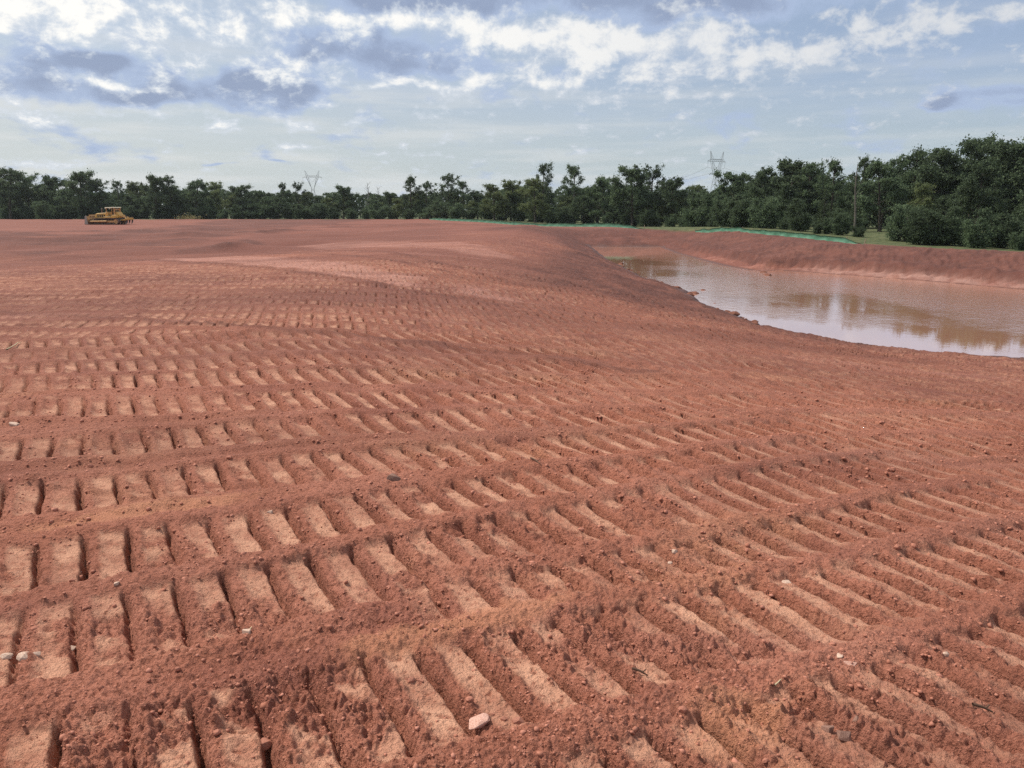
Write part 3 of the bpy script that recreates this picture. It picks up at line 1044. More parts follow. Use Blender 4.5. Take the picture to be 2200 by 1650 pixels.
        mat = {'oak': LEAF_OAK, 'open': LEAF_OAK, 'pale': LEAF_PALE, 'cedar': LEAF_CEDAR, 'shrub': LEAF_OAK}[kind]
        cm = np_mesh('crown_' + kind, v, f, mat)
        top = np.percentile(C[:, 2], 99.7)
    else:
        top = tv[:, 2].max()
    return tm, cm, float(top)


PROTO = {'oak': [make_tree('oak', 11 + i) for i in range(3)], 'open': [make_tree('open', 31 + i) for i in range(3)],
         'pale': [make_tree('pale', 51 + i) for i in range(2)], 'cedar': [make_tree('cedar', 61 + i) for i in range(2)],
         'shrub': [make_tree('shrub', 71 + i) for i in range(3)], 'bare': [make_tree('bare', 81)]}
tr_rng = random.Random(5)
TREES = []


def put_tree(kind, u, vtop, Y, wide=1.0, label=None, group=None, name=None, cat=None, var=None):
    x, _, ztop = at(u, vtop, Y)
    zb = ground_z(x, Y) - 0.08
    h = ztop - zb
    i = tr_rng.randrange(len(PROTO[kind])) if var is None else var
    tm, cm, top = PROTO[kind][i]
    s = h / top
    name = name or {'oak': 'oak_tree', 'open': 'tall_tree', 'pale': 'leafy_tree', 'cedar': 'cedar_tree', 'shrub': 'shrub', 'bare': 'bare_tree'}[kind]
    wxy = s * wide * tr_rng.uniform(0.92, 1.1)
    e = empty(name, (x, Y, zb), tr_rng.uniform(0, 6.28), (wxy, wxy, s))
    o = mesh_obj('trunk' if kind != 'shrub' else 'stem', tm, e)
    if cm is not None: mesh_obj('crown' if kind != 'shrub' else 'foliage', cm, e)
    tag(e, label, cat or ('shrub' if kind == 'shrub' else 'tree'), group)
    TREES.append((u, vtop, Y, e))
    return e


# trees that stand out on the skyline: kind, column, top row, distance, width, what sets it apart
SKY = [
    ('oak', 8, 362, 178, 1.0, 'tall dark tree at the far left edge of the photo'),
    ('open', 55, 370, 184, 1.1, 'second tall tree from the left edge above the wood'),
    ('oak', 108, 378, 182, 1.0, 'rounded tree left of the bulldozer, third from the left edge'),
    ('oak', 165, 369, 178, 1.05, 'tall spreading tree straight above the bulldozer blade'),
    ('open', 205, 384, 180, 0.9, 'thin crowned tree above the bulldozer, beside a skyline gap'),
    ('open', 252, 388, 186, 0.7, 'slim tree standing in the skyline gap over the bulldozer canopy'),
    ('pale', 288, 391, 190, 0.9, 'small pale tree just right of the bulldozer gap'),
    ('oak', 328, 378, 178, 0.8, 'dark tall tree right of the bulldozer, first of a pair'),
    ('open', 362, 377, 180, 0.8, 'leaning open tree right of the bulldozer, second of a pair'),
    ('oak', 415, 387, 182, 0.9, 'tree with see-through crown midway between bulldozer and left pylon'),
    ('pale', 462, 391, 190, 0.9, 'pale tree between the bulldozer and the left pylon'),
    ('oak', 515, 398, 182, 1.1, 'low rounded tree left of the left pylon'),
    ('open', 606, 392, 188, 0.6, 'small upright tree left of the left pylon, first of two'),
    ('open', 640, 391, 186, 0.6, 'small upright tree touching the left side of the left pylon'),
    ('oak', 735, 400, 184, 0.9, 'rounded tree just right of the left pylon'),
    ('bare', 790, 390, 188, 0.9, 'bare twiggy tree rising right of the left pylon'),
    ('bare', 812, 399, 190, 0.8, 'shorter bare tree beside the bare twiggy tree'),
    ('open', 882, 379, 176, 0.85, 'tall ragged tree left of the green fence, first of three'),
    ('open', 915, 390, 178, 0.8, 'open tree between two ragged tall trees left of the fence'),
    ('open', 962, 373, 174, 0.85, 'tallest ragged tree left of the green fence'),
    ('open', 995, 388, 176, 0.8, 'drooping tree on the right of the ragged trio'),
    ('pale', 1062, 396, 152, 1.0, 'yellowish tree with pale trunk behind the start of the fence'),
    ('pale', 1098, 388, 156, 1.0, 'light green tree behind the middle of the far fence'),
    ('open', 1166, 350, 150, 0.6, 'tall bushy topped tree behind the far fence, left of a pair'),
    ('pale', 1150, 384, 144, 1.0, 'yellow green tree below the tall bushy topped pair'),
    ('open', 1236, 354, 152, 0.75, 'tall tree with forked open top behind the far fence'),
    ('oak', 1300, 380, 140, 0.9, 'dark dense tree behind the end of the far fence'),
    ('oak', 1362, 358, 132, 1.0, 'dark oak with a thick trunk behind the pond head'),
    ('open', 1405, 354, 136, 0.8, 'tall twin of the dark oak behind the pond head'),
    ('oak', 1452, 383, 130, 0.9, 'lower tree right of the dark oak, left of the right pylon'),
    ('pale', 1508, 398, 150, 1.0, 'pale tree below the right pylon'),
    ('oak', 1578, 370, 118, 1.0, 'rounded tree right of the right pylon'),
    ('oak', 1628, 378, 116, 0.8, 'tree in the dip right of the right pylon'),
    ('oak', 1700, 343, 106, 1.0, 'broad domed tree above the near fence'),
    ('open', 1740, 348, 104, 0.7, 'narrow tree tucked behind the broad domed tree'),
    ('oak', 1655, 362, 110, 0.8, 'tree on the left shoulder of the broad domed tree'),
    ('open', 1795, 342, 98, 0.75, 'knobbly dark topped tree above the fence end'),
    ('cedar', 1775, 408, 88, 1.1, 'dark conical cedar behind the fence end'),
    ('cedar', 1838, 432, 84, 0.9, 'smaller cedar beside the pale leaning snag'),
    ('open', 1858, 336, 92, 0.55, 'narrow dark tree beside the pale leaning snag'),
    ('oak', 1905, 346, 90, 0.9, 'tree over the grassy gap with a dark straight trunk'),
    ('open', 1935, 333, 96, 0.8, 'feathery tree right of the grassy gap'),
    ('open', 1972, 326, 95, 0.7, 'feathery topped tree left of the tallest tree'),
    ('pale', 1985, 395, 82, 0.9, 'pale yellow green tree in front, right of the grassy gap'),
    ('oak', 2035, 318, 92, 0.9, 'tree on the left shoulder of the tallest tree'),
    ('open', 2088, 296, 94, 0.9, 'tallest tree near the right edge of the photo'),
    ('oak', 2150, 303, 90, 0.8, 'tall dark tree between the tallest tree and the right edge'),
    ('oak', 2195, 302, 86, 0.9, 'tall dark tree cut by the right edge of the photo'),
    ('oak', 2115, 352, 80, 0.9, 'dense tree standing in front below the tallest tree'),
    ('oak', 2250, 310, 84, 1.0, 'dark tree just past the right edge'),
]
for k, u, vt, Y, wd, lb in SKY:
    put_tree(k, u, vt, Y, wd, lb)


def sky_row(u):
    xs = [-200, 0, 235, 300, 430, 570, 860, 1000, 1040, 1100, 1300, 1470, 1560, 1700, 1860, 2000, 2090, 2200, 2400]
    vs = [372, 372, 405, 390, 395, 404, 408, 404, 404, 392, 388, 392, 386, 356, 352, 342, 318, 312, 315]
    return float(np.interp(u, xs, vs))


def row_dist(u):
    return float(np.interp(u, [-200, 0, 800, 1000, 1150, 1300, 1450, 1600, 1750, 1900, 2100, 2400], [186, 184, 182, 168, 153, 144, 131, 116, 100, 91, 85, 80]))


def section(u):
    for lim, tx in ((175, 'left of the bulldozer'), (330, 'right behind the bulldozer'), (620, 'between the bulldozer and the left pylon'), (760, 'below the left pylon'),
                    (1030, 'between the left pylon and the far fence'), (1290, 'behind the far fence'), (1480, 'behind the pond head'), (1640, 'below the right pylon'),
                    (1860, 'behind the near fence'), (2600, 'beyond the right bank')):
        if u < lim: return tx


# the body of the wood between and below them
u = -110
while u < 2310:
    Y = row_dist(u)
    for layer in range(2):
        uu = u + tr_rng.uniform(-16, 16)
        kind = tr_rng.choice(['oak', 'oak', 'oak', 'pale', 'open'] if layer else ['oak', 'pale', 'oak', 'shrub', 'oak'])
        base = 470 if u < 1000 else np.interp(u, [1000, 1300, 1800, 2200], [472, 490, 525, 545])
        sk = sky_row(uu)
        vt = sk + (base - sk) * (tr_rng.uniform(0.06, 0.22) if layer else tr_rng.uniform(0.26, 0.5))
        if kind == 'shrub': vt = sk + (base - sk) * tr_rng.uniform(0.5, 0.7)
        yy = Y + (tr_rng.uniform(5, 14) if layer else tr_rng.uniform(-4, 2))
        if 1860 < uu < 1960 and not layer: continue
        put_tree(kind, uu, vt, yy, 1.05 if kind != 'open' else 0.9,
                 ('shrub', 'front tree', 'back tree')[0 if kind == 'shrub' else 1 + layer], 'trees of the wood ' + section(uu))
    u += 44 * 150 / Y * (1.0 if u < 1000 else 0.72)
# undergrowth along the wood's foot
u = -90
while u < 2290:
    Y = row_dist(u) - tr_rng.uniform(2, 6) * (1 if u < 1300 else 1.6)
    if not 1862 < u < 1962:
        base = 470 if u < 1000 else np.interp(u, [1000, 1300, 1800, 2200], [472, 490, 525, 545])
        put_tree('shrub', u, base - tr_rng.uniform(22, 44) * 150 / Y, Y, 1.35 if u < 1300 else 1.1, 'undergrowth bush', 'undergrowth of the wood ' + section(u), name='undergrowth_bush')
    u += tr_rng.uniform(30, 44) * 150 / Y * (1 if u < 1300 else 0.62)
# brush that comes down to the right bank's crest
u = 1500
while u < 2290:
    Y = float(np.interp(u, [1500, 1700, 1800, 2000, 2200, 2300], [101, 81, 73, 62, 56, 54])) + tr_rng.uniform(0, 4)
    if not 1872 < u < 1952:
        base = float(np.interp(u, [1300, 1800, 2200], [490, 525, 545]))
        put_tree('shrub', u, base - tr_rng.uniform(40, 95), Y, 1.0, 'bank brush', 'brush along the right bank', name='brush')
    u += tr_rng.uniform(26, 40)

ORD = 'first second third fourth fifth sixth seventh eighth ninth tenth eleventh twelfth thirteenth fourteenth fifteenth sixteenth seventeenth eighteenth nineteenth twentieth'.split()
TEXT = {'shrub': 'low green shrub', 'front tree': 'front row tree', 'back tree': 'back row tree', 'undergrowth bush': 'dark undergrowth bush', 'bank brush': 'leafy brush'}
lots = {}
for (uu, vt, Y, e) in TREES:
    if e['label'] in TEXT: lots.setdefault((e['label'], e['group']), []).append((uu, e))
for (lb, gp), ls in lots.items():
    ls.sort(key=lambda q: q[0])
    for i, (uu, e) in enumerate(ls):
        place = gp.replace('trees of the wood ', '').replace('undergrowth of the wood ', '').replace('brush along the', 'on the')
        if len(ls) == 1: e['label'] = 'only %s of the wood %s' % (TEXT[lb], place)
        elif i < 20: e['label'] = '%s %s, %s from the left' % (TEXT[lb], place, ORD[i])
        else: e['label'] = '%s %s, %s from the right' % (TEXT[lb], place, ORD[len(ls) - 1 - i])
b_ = put_tree('shrub', 92, 432, 172, 1.0, 'bright green rounded bush left of the bulldozer', None, var=0)
x, y, z = at(405, 462, 160)


def pale_bush():
    g = np.random.default_rng(5)
    C = g.normal(size=(420, 3)) * np.array([1.15, 0.7, 0.42]); C[:, 2] = np.abs(C[:, 2]) + 0.1
    v, f = leaf_cards(C, 0.12, g)
    o = mesh_obj('grass_clump', np_mesh('grass_clump', v, f, LEAF_DRY))
    o.location = (x, y, ground_z(x, y) - 0.03)
    tag(o, 'pale yellowish grass clump at the field edge right of the bulldozer', 'grass', None, 'stuff')


pale_bush()


def woodland():
    """the wood going on behind, one mass"""
    g = np.random.default_rng(77)
    C = []
    for u in np.arange(-260, 2480, 13):
        Y = row_dist(u) + 26 + g.uniform(0, 16)
        base = 470 if u < 1000 else float(np.interp(u, [1000, 1300, 1800, 2200], [472, 490, 525, 545]))
        vt = sky_row(u) + (base - sky_row(u)) * g.uniform(0.10, 0.30)
        xx, _, zt = at(u, vt, Y)
        zb = ground_z(xx, Y)
        n = 420
        r = g.uniform(1.6, 3.0)
        d = g.normal(size=(n, 3)); d /= np.linalg.norm(d, axis=1)[:, None]
        zz = zb + (zt - zb) * g.uniform(0.02, 1.0, n) ** 0.8
        wv = r * np.sqrt(np.clip(1 - ((zz - zb) / (zt - zb)) ** 3, 0.02, 1))
        C.append(np.stack([xx + d[:, 0] * wv * 1.2, Y + d[:, 1] * wv, zz], 1))
    C = np.concatenate(C)
    v, f = leaf_cards(C, 0.34, g)
    o = mesh_obj('distant_woodland', np_mesh('distant_woodland', v, f, LEAF_OAK))
    tag(o, 'dark green mass of woodland filling in behind the tree line', 'woodland', None, 'stuff')


woodland()


def snag():
    xb, _, zb0 = at(1832, 525, 82)
    xt, _, zt = at(1842, 352, 82)
    zb = ground_z(xb, 82) - 0.1
    paths = []
    k = np.linspace(0, 1, 9)
    pts = np.stack([xb + (xt - xb) * k + 0.08 * np.sin(k * 7), np.full(9, 82.0), zb + (zt - zb) * k], 1) - np.array([xb, 82.0, zb])
    paths.append((pts, np.linspace(0.12, 0.035, 9)))
    g = np.random.default_rng(3)
    for i in range(8):
        f = 0.35 + 0.07 * i
        p0 = pts[0] * (1 - f) + pts[-1] * f
        a = i * 2.4
        e = p0 + np.array([math.cos(a), math.sin(a), 0.6]) * g.uniform(0.4, 1.0)
        paths.append((np.stack([p0, (p0 + e) / 2, e]), np.array([0.035, 0.02, 0.01])))
    v, f = tubes(paths, 7)
    o = mesh_obj('tree_snag', np_mesh('tree_snag', v, f, BARK_GREY, smooth=True))
    o.location = (xb, 82, zb)
    tag(o, 'slender pale bare snag leaning slightly at the fence end', 'tree')


snag()


# -------------------------------------------------------------- silt fences
def fence_material():
    m, t, b = new_mat('green_silt_mesh')
    tc = t.nodes.new('ShaderNodeTexCoord')
    n = noise(t, X(t, tc.outputs['Object']), 0.8, 5, 0.6)
    c = mixc(t, n.sstep(0.3, 0.7), (0.085, 0.24, 0.145), (0.16, 0.37, 0.25))
    t.links.new(c.k, b.inputs['Base Color'])
    b.inputs['Roughness'].default_value = 0.6
    tr = t.nodes.new('ShaderNodeBsdfTranslucent')
    t.links.new(c.k, tr.inputs['Color'])
    mx = t.nodes.new('ShaderNodeMixShader')
    mx.inputs[0].default_value = 0.4
    t.links.new(b.outputs[0], mx.inputs[1]); t.links.new(tr.outputs[0], mx.inputs[2])
    t.links.new(mx.outputs[0], t.nodes['Material Output'].inputs['Surface'])
    return m


FENCE = fence_material()
STAKE = simple_mat('wood_stake', (0.30, 0.23, 0.16), 0.85)


def silt_fence(pts, hgt, label, seed):
    g = np.random.default_rng(seed)
    P = np.array(pts, float)
    seg = np.hypot(*np.diff(P, axis=0).T)
    cum = np.concatenate([[0], np.cumsum(seg)])
    L = cum[-1]
    root = empty('silt_fence', (P[0, 0], P[0, 1], ground_z(P[0, 0], P[0, 1])))
    o0 = np.array(root.location)
    tag(root, label, 'fence', 'green silt fences along the site edge')
    ns = int(L / 2.2)
    n = ns * 8 + 1
    s = np.linspace(0, L, n)
    xx, yy = np.interp(s, cum, P[:, 0]), np.interp(s, cum, P[:, 1])
    tx, ty = np.gradient(xx), np.gradient(yy)
    ln = np.hypot(tx, ty); nx, ny = -ty / ln, tx / ln
    ph = (s / (L / ns)) % 1
    sag = 0.11 * np.sin(ph * np.pi) * (0.5 + 0.8 * pn(s / 3, s * 0, 91 + seed))
    slump = 0.20 * np.clip(pn(s / 5, s * 0 + 3, 92 + seed), 0, 1) + (hgt - 0.06) * ss(L - 3.0, L, s) + 0.5 * hgt * ss(2.0, 0, s)
    wr = 0.03 * pn(s / 0.35, s * 0, 95)
    bow = 0.12 * np.sin(ph * np.pi) + 0.09 * pn(s / 0.5, s * 0, 93)
    gz = np.array([ground_z(a, b) for a, b in zip(xx, yy)])
    rows = []
    nrow = 5
    for side in (0.0, 0.012):
        for r_ in range(nrow):
            f = r_ / (nrow - 1)
            off = bow * math.sin(f * 2.6) + side
            rows.append(np.stack([xx + nx * off, yy + ny * off, gz - 0.05 + f * (hgt + 0.05 - sag - slump)], 1))
    V = np.concatenate(rows) - o0
    idx = np.arange(2 * nrow * n).reshape(2, nrow, n)
    Q = []
    for sd in range(2):
        a = idx[sd]
        q = np.stack([a[:-1, :-1], a[:-1, 1:], a[1:, 1:], a[1:, :-1]], -1).reshape(-1, 4)
        Q.append(q if sd else q[:, ::-1])
    top = np.stack([idx[0, -1, :-1], idx[0, -1, 1:], idx[1, -1, 1:], idx[1, -1, :-1]], -1)
    Q.append(top)
    mesh_obj('fabric', np_mesh('fabric', V, [np.concatenate(Q)], FENCE, smooth=True), root)
    sm = MB().box((0, 0, 0.42), (0.045, 0.045, 1.0)).mesh('stake', STAKE, 0.004)
    for i in range(ns + 1):
        k = min(i * 8, n - 1)
        o = mesh_obj('stake', sm, root)
        o.location = (xx[k] + nx[k] * 0.06 - o0[0], yy[k] + ny[k] * 0.06 - o0[1], gz[k] - o0[2])
        o.rotation_euler = (g.normal(0, .06), g.normal(0, .06), g.uniform(0, 1))
        o.scale = (1, 1, hgt / 0.9 * g.uniform(0.95, 1.08))


silt_fence([(-16, 152), (-6, 134), (2, 119), (7.5, 108), (12.5, 100), (16, 95)], 0.50, 'low green silt fence run far off, left of the pond head', 1)
silt_fence([(20.8, 89), (22.6, 80), (24.0, 72), (25.0, 66), (25.9, 61), (26.4, 58.6)], 0.44, 'sagging green silt fence run on the bank right of the pond', 2)


# ------------------------------------------------------------------ pylons
STEEL = simple_mat('galvanised_steel', (0.30, 0.31, 0.32), 0.55, metal=0.3, var=0.1)
WIRE = simple_mat('aluminium_wire', (0.16, 0.165, 0.17), 0.5, metal=0.4, var=0.1)


def pylon(u, vtop, Y, rz, hgt, label, r=0.10):
    x, _, zt = at(u, vtop, Y)
    zb = ground_z(x, Y)
    root = empty('transmission_pylon', (x, Y, zb), rz)
    tag(root, label, 'pylon', 'steel lattice power pylons beyond the wood')
    S = (zt - zb) / 38.0
    r *= max(1.0, S)

    def P(a, b, c): return (a * S, b * S, c * S)

    def face_lattice(mb, z0, z1, w0, w1, n):
        for i in range(n):
            f0, f1 = i / n, (i + 1) / n
            for (sa, sb) in (((1, 1), (1, -1)), ((1, -1), (-1, -1)), ((-1, -1), (-1, 1)), ((-1, 1), (1, 1))):
                wa, wb = w0 + (w1 - w0) * f0, w0 + (w1 - w0) * f1
                za, zb_ = z0 + (z1 - z0) * f0, z0 + (z1 - z0) * f1
                mb.bar(P(sa[0] * wa, sa[1] * wa, za), P(sb[0] * wb, sb[1] * wb, zb_), r * .55, n=4)
                mb.bar(P(sb[0] * wa, sb[1] * wa, za), P(sa[0] * wb, sa[1] * wb, zb_), r * .55, n=4)
    zw, zc, zp = 22.0, 31.5, 38.0
    for sx in (1, -1):
        for sy in (1, -1):
            MB().bar(P(sx * 3.6, sy * 3.6, 0), P(sx * 1.1, sy * 1.1, zw), r, n=4).build('leg', STEEL, root)
    mb = MB(); face_lattice(mb, 0.3, zw, 3.6, 1.1, 7); mb.build('body_bracing', STEEL, root)
    for sx in (1, -1):
        mb = MB()
        for sy in (0.7, -0.7):
            mb.bar(P(sx * 0.9, sy, zw), P(sx * 5.2, sy, zc), r, n=4)
            mb.bar(P(sx * 1.1, sy, zw), P(sx * 3.6, sy, zc), r * .8, n=4)
            for i in range(5):
                f0, f1 = i / 5, (i + 1) / 5
                mb.bar(P(sx * (0.9 + 4.3 * f0), sy, zw + (zc - zw) * f0), P(sx * (1.1 + 2.5 * f1), sy, zw + (zc - zw) * f1), r * .5, n=4)
        mb.build('window_arm', STEEL, root)
        mb = MB()
        for sy in (0.7, -0.7):
            mb.bar(P(sx * 5.2, sy, zc), P(sx * 6.4, 0, zp), r, n=4)
            mb.bar(P(sx * 3.6, sy, zc + 1.6), P(sx * 6.4, 0, zp), r * .8, n=4)
        mb.bar(P(sx * 5.6, 0.4, zc + 2.4), P(sx * 4.6, -0.4, zc + 3.4), r * .5, n=4)
        mb.build('earth_wire_peak', STEEL, root)
        MB().bar(P(sx * 8.4, 0, zc + .4), P(sx * 8.4, 0, zc - 3.2), r * .6, n=5).build('insulator', WIRE, root)
        MB().bar(P(sx * 3.3, 0, zc), P(0, 0, zc - 4.0), r * .6, n=5).build('insulator', WIRE, root)
    mb = MB()
    for sy in (0.7, -0.7):
        mb.bar(P(-8.6, sy * .4, zc + .4), P(8.6, sy * .4, zc + .4), r, n=4)
        mb.bar(P(-5.2, sy, zc + 1.7), P(5.2, sy, zc + 1.7), r, n=4)
        for i in range(10):
            a = -5.2 + 1.04 * i
            mb.bar(P(a, sy, zc + (1.7 if i % 2 else .4)), P(a + 1.04, sy, zc + (.4 if i % 2 else 1.7)), r * .55, n=4)
        for s_ in (1, -1): mb.bar(P(s_ * 5.2, sy, zc + 1.7), P(s_ * 8.6, sy * .4, zc + .4), r * .7, n=4)
    mb.build('crossarm', STEEL, root)
    return root, S


pylon(670, 366, 640, R(8), 38, 'lattice pylon above the wood right of the bulldozer')
rp, RS = pylon(1541, 325, 520, R(38), 38, 'lattice pylon above the wood right of the pond head')
M_ = Matrix.Translation(rp.location) @ Matrix.Rotation(R(38), 4, 'Z')


def wire(p, q, sag, label, r=0.06):
    p, q = Vector(p), Vector(q)
    k = np.linspace(0, 1, 25)[:, None]
    a, b = np.array(p), np.array(q)
    pts = a + (b - a) * k
    pts[:, 2] -= (4 * sag * k * (1 - k))[:, 0]
    v, f = tubes([(pts - a, np.full(25, r))], 5)
    o = mesh_obj('power_line', np_mesh('power_line', v, f, WIRE, smooth=True))
    o.location = p
    tag(o, label, 'power line', 'wires hanging from the right pylon')


for xx_, lb in ((-8.4, 'outer'), (8.4, 'inner')):
    p = M_ @ Vector((xx_ * RS, 0, 28.3 * RS))
    wire(p, at(1330 if xx_ < 0 else 1300, 398, 760), 6, 'faint %s wire running left and down from the right pylon' % lb)
    wire(p, at(1800, 372 if xx_ < 0 else 376, 420), 4, 'faint %s wire running right from the right pylon' % lb)


# ---------------------------------------------------------------- bulldozer
YEL = simple_mat('yellow_paint', (0.62, 0.37, 0.085), 0.5, var=0.18, scale=2.5, spec=0.4)
YEL2 = simple_mat('dusty_yellow_paint', (0.54, 0.31, 0.13), 0.7, var=0.25, scale=2.0)
CREAM = simple_mat('cream_roof_paint', (0.72, 0.66, 0.48), 0.5, var=0.08)
DARK = simple_mat('dark_steel', (0.075, 0.062, 0.055), 0.6, metal=0.4)
DUST = simple_mat('dusty_track_steel', (0.19, 0.115, 0.088), 0.75, metal=0.2)
BLADE = simple_mat('worn_blade_steel', (0.34, 0.31, 0.28), 0.5, metal=0.4)
SEAT = simple_mat('black_vinyl', (0.03, 0.03, 0.03), 0.6)
GLASSM = simple_mat('lamp_lens', (0.6, 0.6, 0.55), 0.2)


def bulldozer(loc, rz):
    """front of the machine towards +x"""
    root = empty('bulldozer', loc, rz, (0.94, 0.94, 0.94))
    tag(root, 'yellow tracked bulldozer with cream canopy roof parked before the wood', 'bulldozer')
    for sy in (1, -1):
        y0, y1 = sy * 0.85, sy * 1.45
        # running gear outline
        n = 12
        def loop(ex):
            pts = []
            for i in range(n + 1):
                a = -math.pi / 2 + math.pi * i / n
                pts.append((1.85 + math.cos(a) * (0.5 + ex), 0.52 + math.sin(a) * (0.5 + ex)))
            for i in range(n + 1):
                a = math.pi / 2 + math.pi * i / n
                pts.append((-1.85 + math.cos(a) * (0.5 + ex), 0.52 + math.sin(a) * (0.5 + ex)))
            return pts
        tr_ = MB()
        o_, i_ = loop(0.0), loop(-0.10)
        bm = tr_.bm
        A = [bm.verts.new((p[0], y0, p[1])) for p in o_]; B = [bm.verts.new((p[0], y1, p[1])) for p in o_]
        Cc = [bm.verts.new((p[0], y0, p[1])) for p in i_]; D = [bm.verts.new((p[0], y1, p[1])) for p in i_]
        N = len(o_)
        for i in range(N):
            j = (i + 1) % N
            bm.faces.new((A[i], A[j], B[j], B[i])); bm.faces.new((Cc[i], D[i], D[j], Cc[j]))
            bm.faces.new((A[i], Cc[i], Cc[j], A[j])); bm.faces.new((B[i], B[j], D[j], D[i]))
        track = tr_.build('track', DUST, root)
        g = MB()
        per = 2 * 3.7 + 2 * math.pi * 0.5
        for i in range(38):
            s = per * i / 38
            if s < 3.7: x_, z_, a = -1.85 + s, 0.0, 0
            elif s < 3.7 + math.pi * .5: a = (s - 3.7) / .5; x_, z_ = 1.85 + math.sin(a) * .52, .52 - math.cos(a) * .52
            elif s < 7.4 + math.pi * .5: x_, z_, a = 1.85 - (s - 3.7 - math.pi * .5), 1.04, 0
            else: a = (s - 7.4 - math.pi * .5) / .5; x_, z_ = -1.85 - math.sin(a) * .52, .52 + math.cos(a) * .52
            g.box((x_, (y0 + y1) / 2, z_), (0.05, 0.6, 0.07), (0, -a, 0))
        g.build('grouser_bars', DARK, track)
        MB().box((0, sy * 1.15, 0.50), (3.5, 0.30, 0.34)).build('track_frame', YEL2, root, 0.03)
        MB().bar((1.85, sy * 1.0, 0.52), (1.85, sy * 1.32, 0.52), 0.38, n=18).build('idler_wheel', DARK, root)
        MB().bar((-1.85, sy * 1.0, 0.52), (-1.85, sy * 1.36, 0.52), 0.40, n=14).build('drive_sprocket', YEL2, root)
        for i in range(6):
            xr = -1.3 + i * 0.52
            MB().bar((xr, sy * 1.0, 0.22), (xr, sy * 1.34, 0.22), 0.13, n=12).build('track_roller', DARK, root)
        MB().prism([(-2.0, 1.12), (0.35, 1.12), (0.35, 1.32), (-1.0, 1.34), (-1.3, 1.62), (-2.0, 1.62)], sy * 0.72, sy * 1.42).build('fender', YEL, root, 0.03)
        # push arm from the track to the blade
        MB().bar((-0.3, sy * 1.58, 0.55), (2.95, sy * 1.5, 0.50), 0.13, n=8).build('push_arm', YEL2, root)
        cyl = MB().bar((1.9, sy * 0.55, 1.75), (2.45, sy * 0.62, 1.15), 0.085, n=10).build('lift_cylinder', YEL, root)
        MB().bar((2.40, sy * 0.615, 1.20), (2.95, sy * 0.68, 0.62), 0.045, n=8).build('rod', BLADE, cyl)
    # hull and engine house
    MB().box((0, 0, 0.80), (4.2, 1.5, 0.62)).build('main_frame', DARK, root, 0.04)
    hood = MB().prism([(0.25, 1.05), (2.30, 1.05), (2.36, 1.25), (2.30, 1.78), (1.95, 1.90), (0.25, 2.02)], -0.62, 0.62).build('engine_hood', YEL, root, 0.05)
    MB().box((2.36, 0, 1.45), (0.08, 0.95, 0.60)).build('radiator_grille', DARK, hood, 0.01)
    for sy in (1, -1):
        for i in range(4):
            MB().box((0.65 + i * 0.40, sy * 0.625, 1.48), (0.26, 0.03, 0.42)).build('engine_vent', DARK, hood)
    ex = MB().bar((1.25, 0.28, 1.9), (1.25, 0.28, 2.62), 0.085, n=12).build('exhaust_stack', DUST, root)
    MB().bar((1.25, 0.28, 2.56), (1.20, 0.28, 2.78), 0.07, n=10).build('rain_cap', BLADE, ex)
    MB().bar((0.75, -0.25, 1.95), (0.75, -0.25, 2.30), 0.13, n=12).build('air_cleaner', BLADE, root)
    # operator's place
    MB().box((-0.55, 0, 1.26), (1.65, 1.42, 0.28)).build('cab_floor', DARK, root, 0.02)
    MB().prism([(0.25, 1.4), (0.25, 2.08), (0.02, 2.12), (-0.05, 1.4)], -0.55, 0.55).build('dashboard', YEL, root, 0.02)
    seat = MB().box((-0.80, 0, 1.62), (0.55, 0.56, 0.20)).build('seat', SEAT, root, 0.05)
    MB().box((-1.08, 0, 1.98), (0.16, 0.54, 0.62), (0, -0.12, 0)).build('backrest', SEAT, seat, 0.05)
    MB().box((0.0, 0.30, 1.75), (0.03, 0.03, 0.6), (0, .3, 0)).build('control_lever', BLADE, root)
    MB().prism([(-1.35, 1.15), (-2.15, 1.15), (-2.20, 1.55), (-1.85, 2.12), (-1.35, 2.18)], -0.70, 0.70).build('fuel_tank', YEL, root, 0.06)
    # canopy
    roof = MB().prism([(0.28, 2.80), (0.20, 2.92), (-1.55, 2.97), (-1.68, 2.92), (-1.66, 2.80)], -0.98, 0.98).build('canopy_roof', CREAM, root, 0.03)
    for sy in (1, -1):
        MB().box((-1.42, sy * 0.80, 2.10), (0.24, 0.20, 1.45)).build('canopy_post', YEL2, root, 0.02)
        MB().bar((0.12, sy * 0.80, 1.35), (0.05, sy * 0.80, 2.81), 0.05, n=8).build('canopy_post', YEL2, root)
        MB().bar((0.25, sy * 0.62, 2.72), (0.36, sy * 0.62, 2.70), 0.09, n=12).build('work_lamp', GLASSM, roof)
    MB().box((-1.42, 0, 2.55), (0.10, 1.45, 0.22)).build('canopy_cross_bar', YEL2, root)
    # blade: curved mouldboard with cutting edge and end plates
    bl = []
    for i in range(9):
        f = i / 8
        bl.append((3.25 + 0.26 * (1 - math.sin(f * math.pi)) - 0.10 * f, 0.06 + 1.35 * f))
    back = [(p[0] - 0.09, p[1]) for p in bl[::-1]]
    blade = MB().prism(bl + back, -1.95, 1.95).build('blade', YEL2, root)
    MB().box((3.55, 0, 0.12), (0.05, 3.92, 0.26), (0, -.35, 0)).build('cutting_edge', BLADE, blade)
    for sy in (1, -1):
        MB().prism([(3.00, 0.05), (3.62, 0.05), (3.55, 0.5), (3.42, 1.42), (3.15, 1.52), (3.05, 0.7)], sy * 1.95, sy * 2.0).build('blade_end_plate', BLADE, blade)
    MB().prism([(3.12, 1.38), (3.40, 1.38), (3.36, 1.68), (3.24, 1.68)], -0.9, 0.9).build('spill_guard', YEL2, blade)
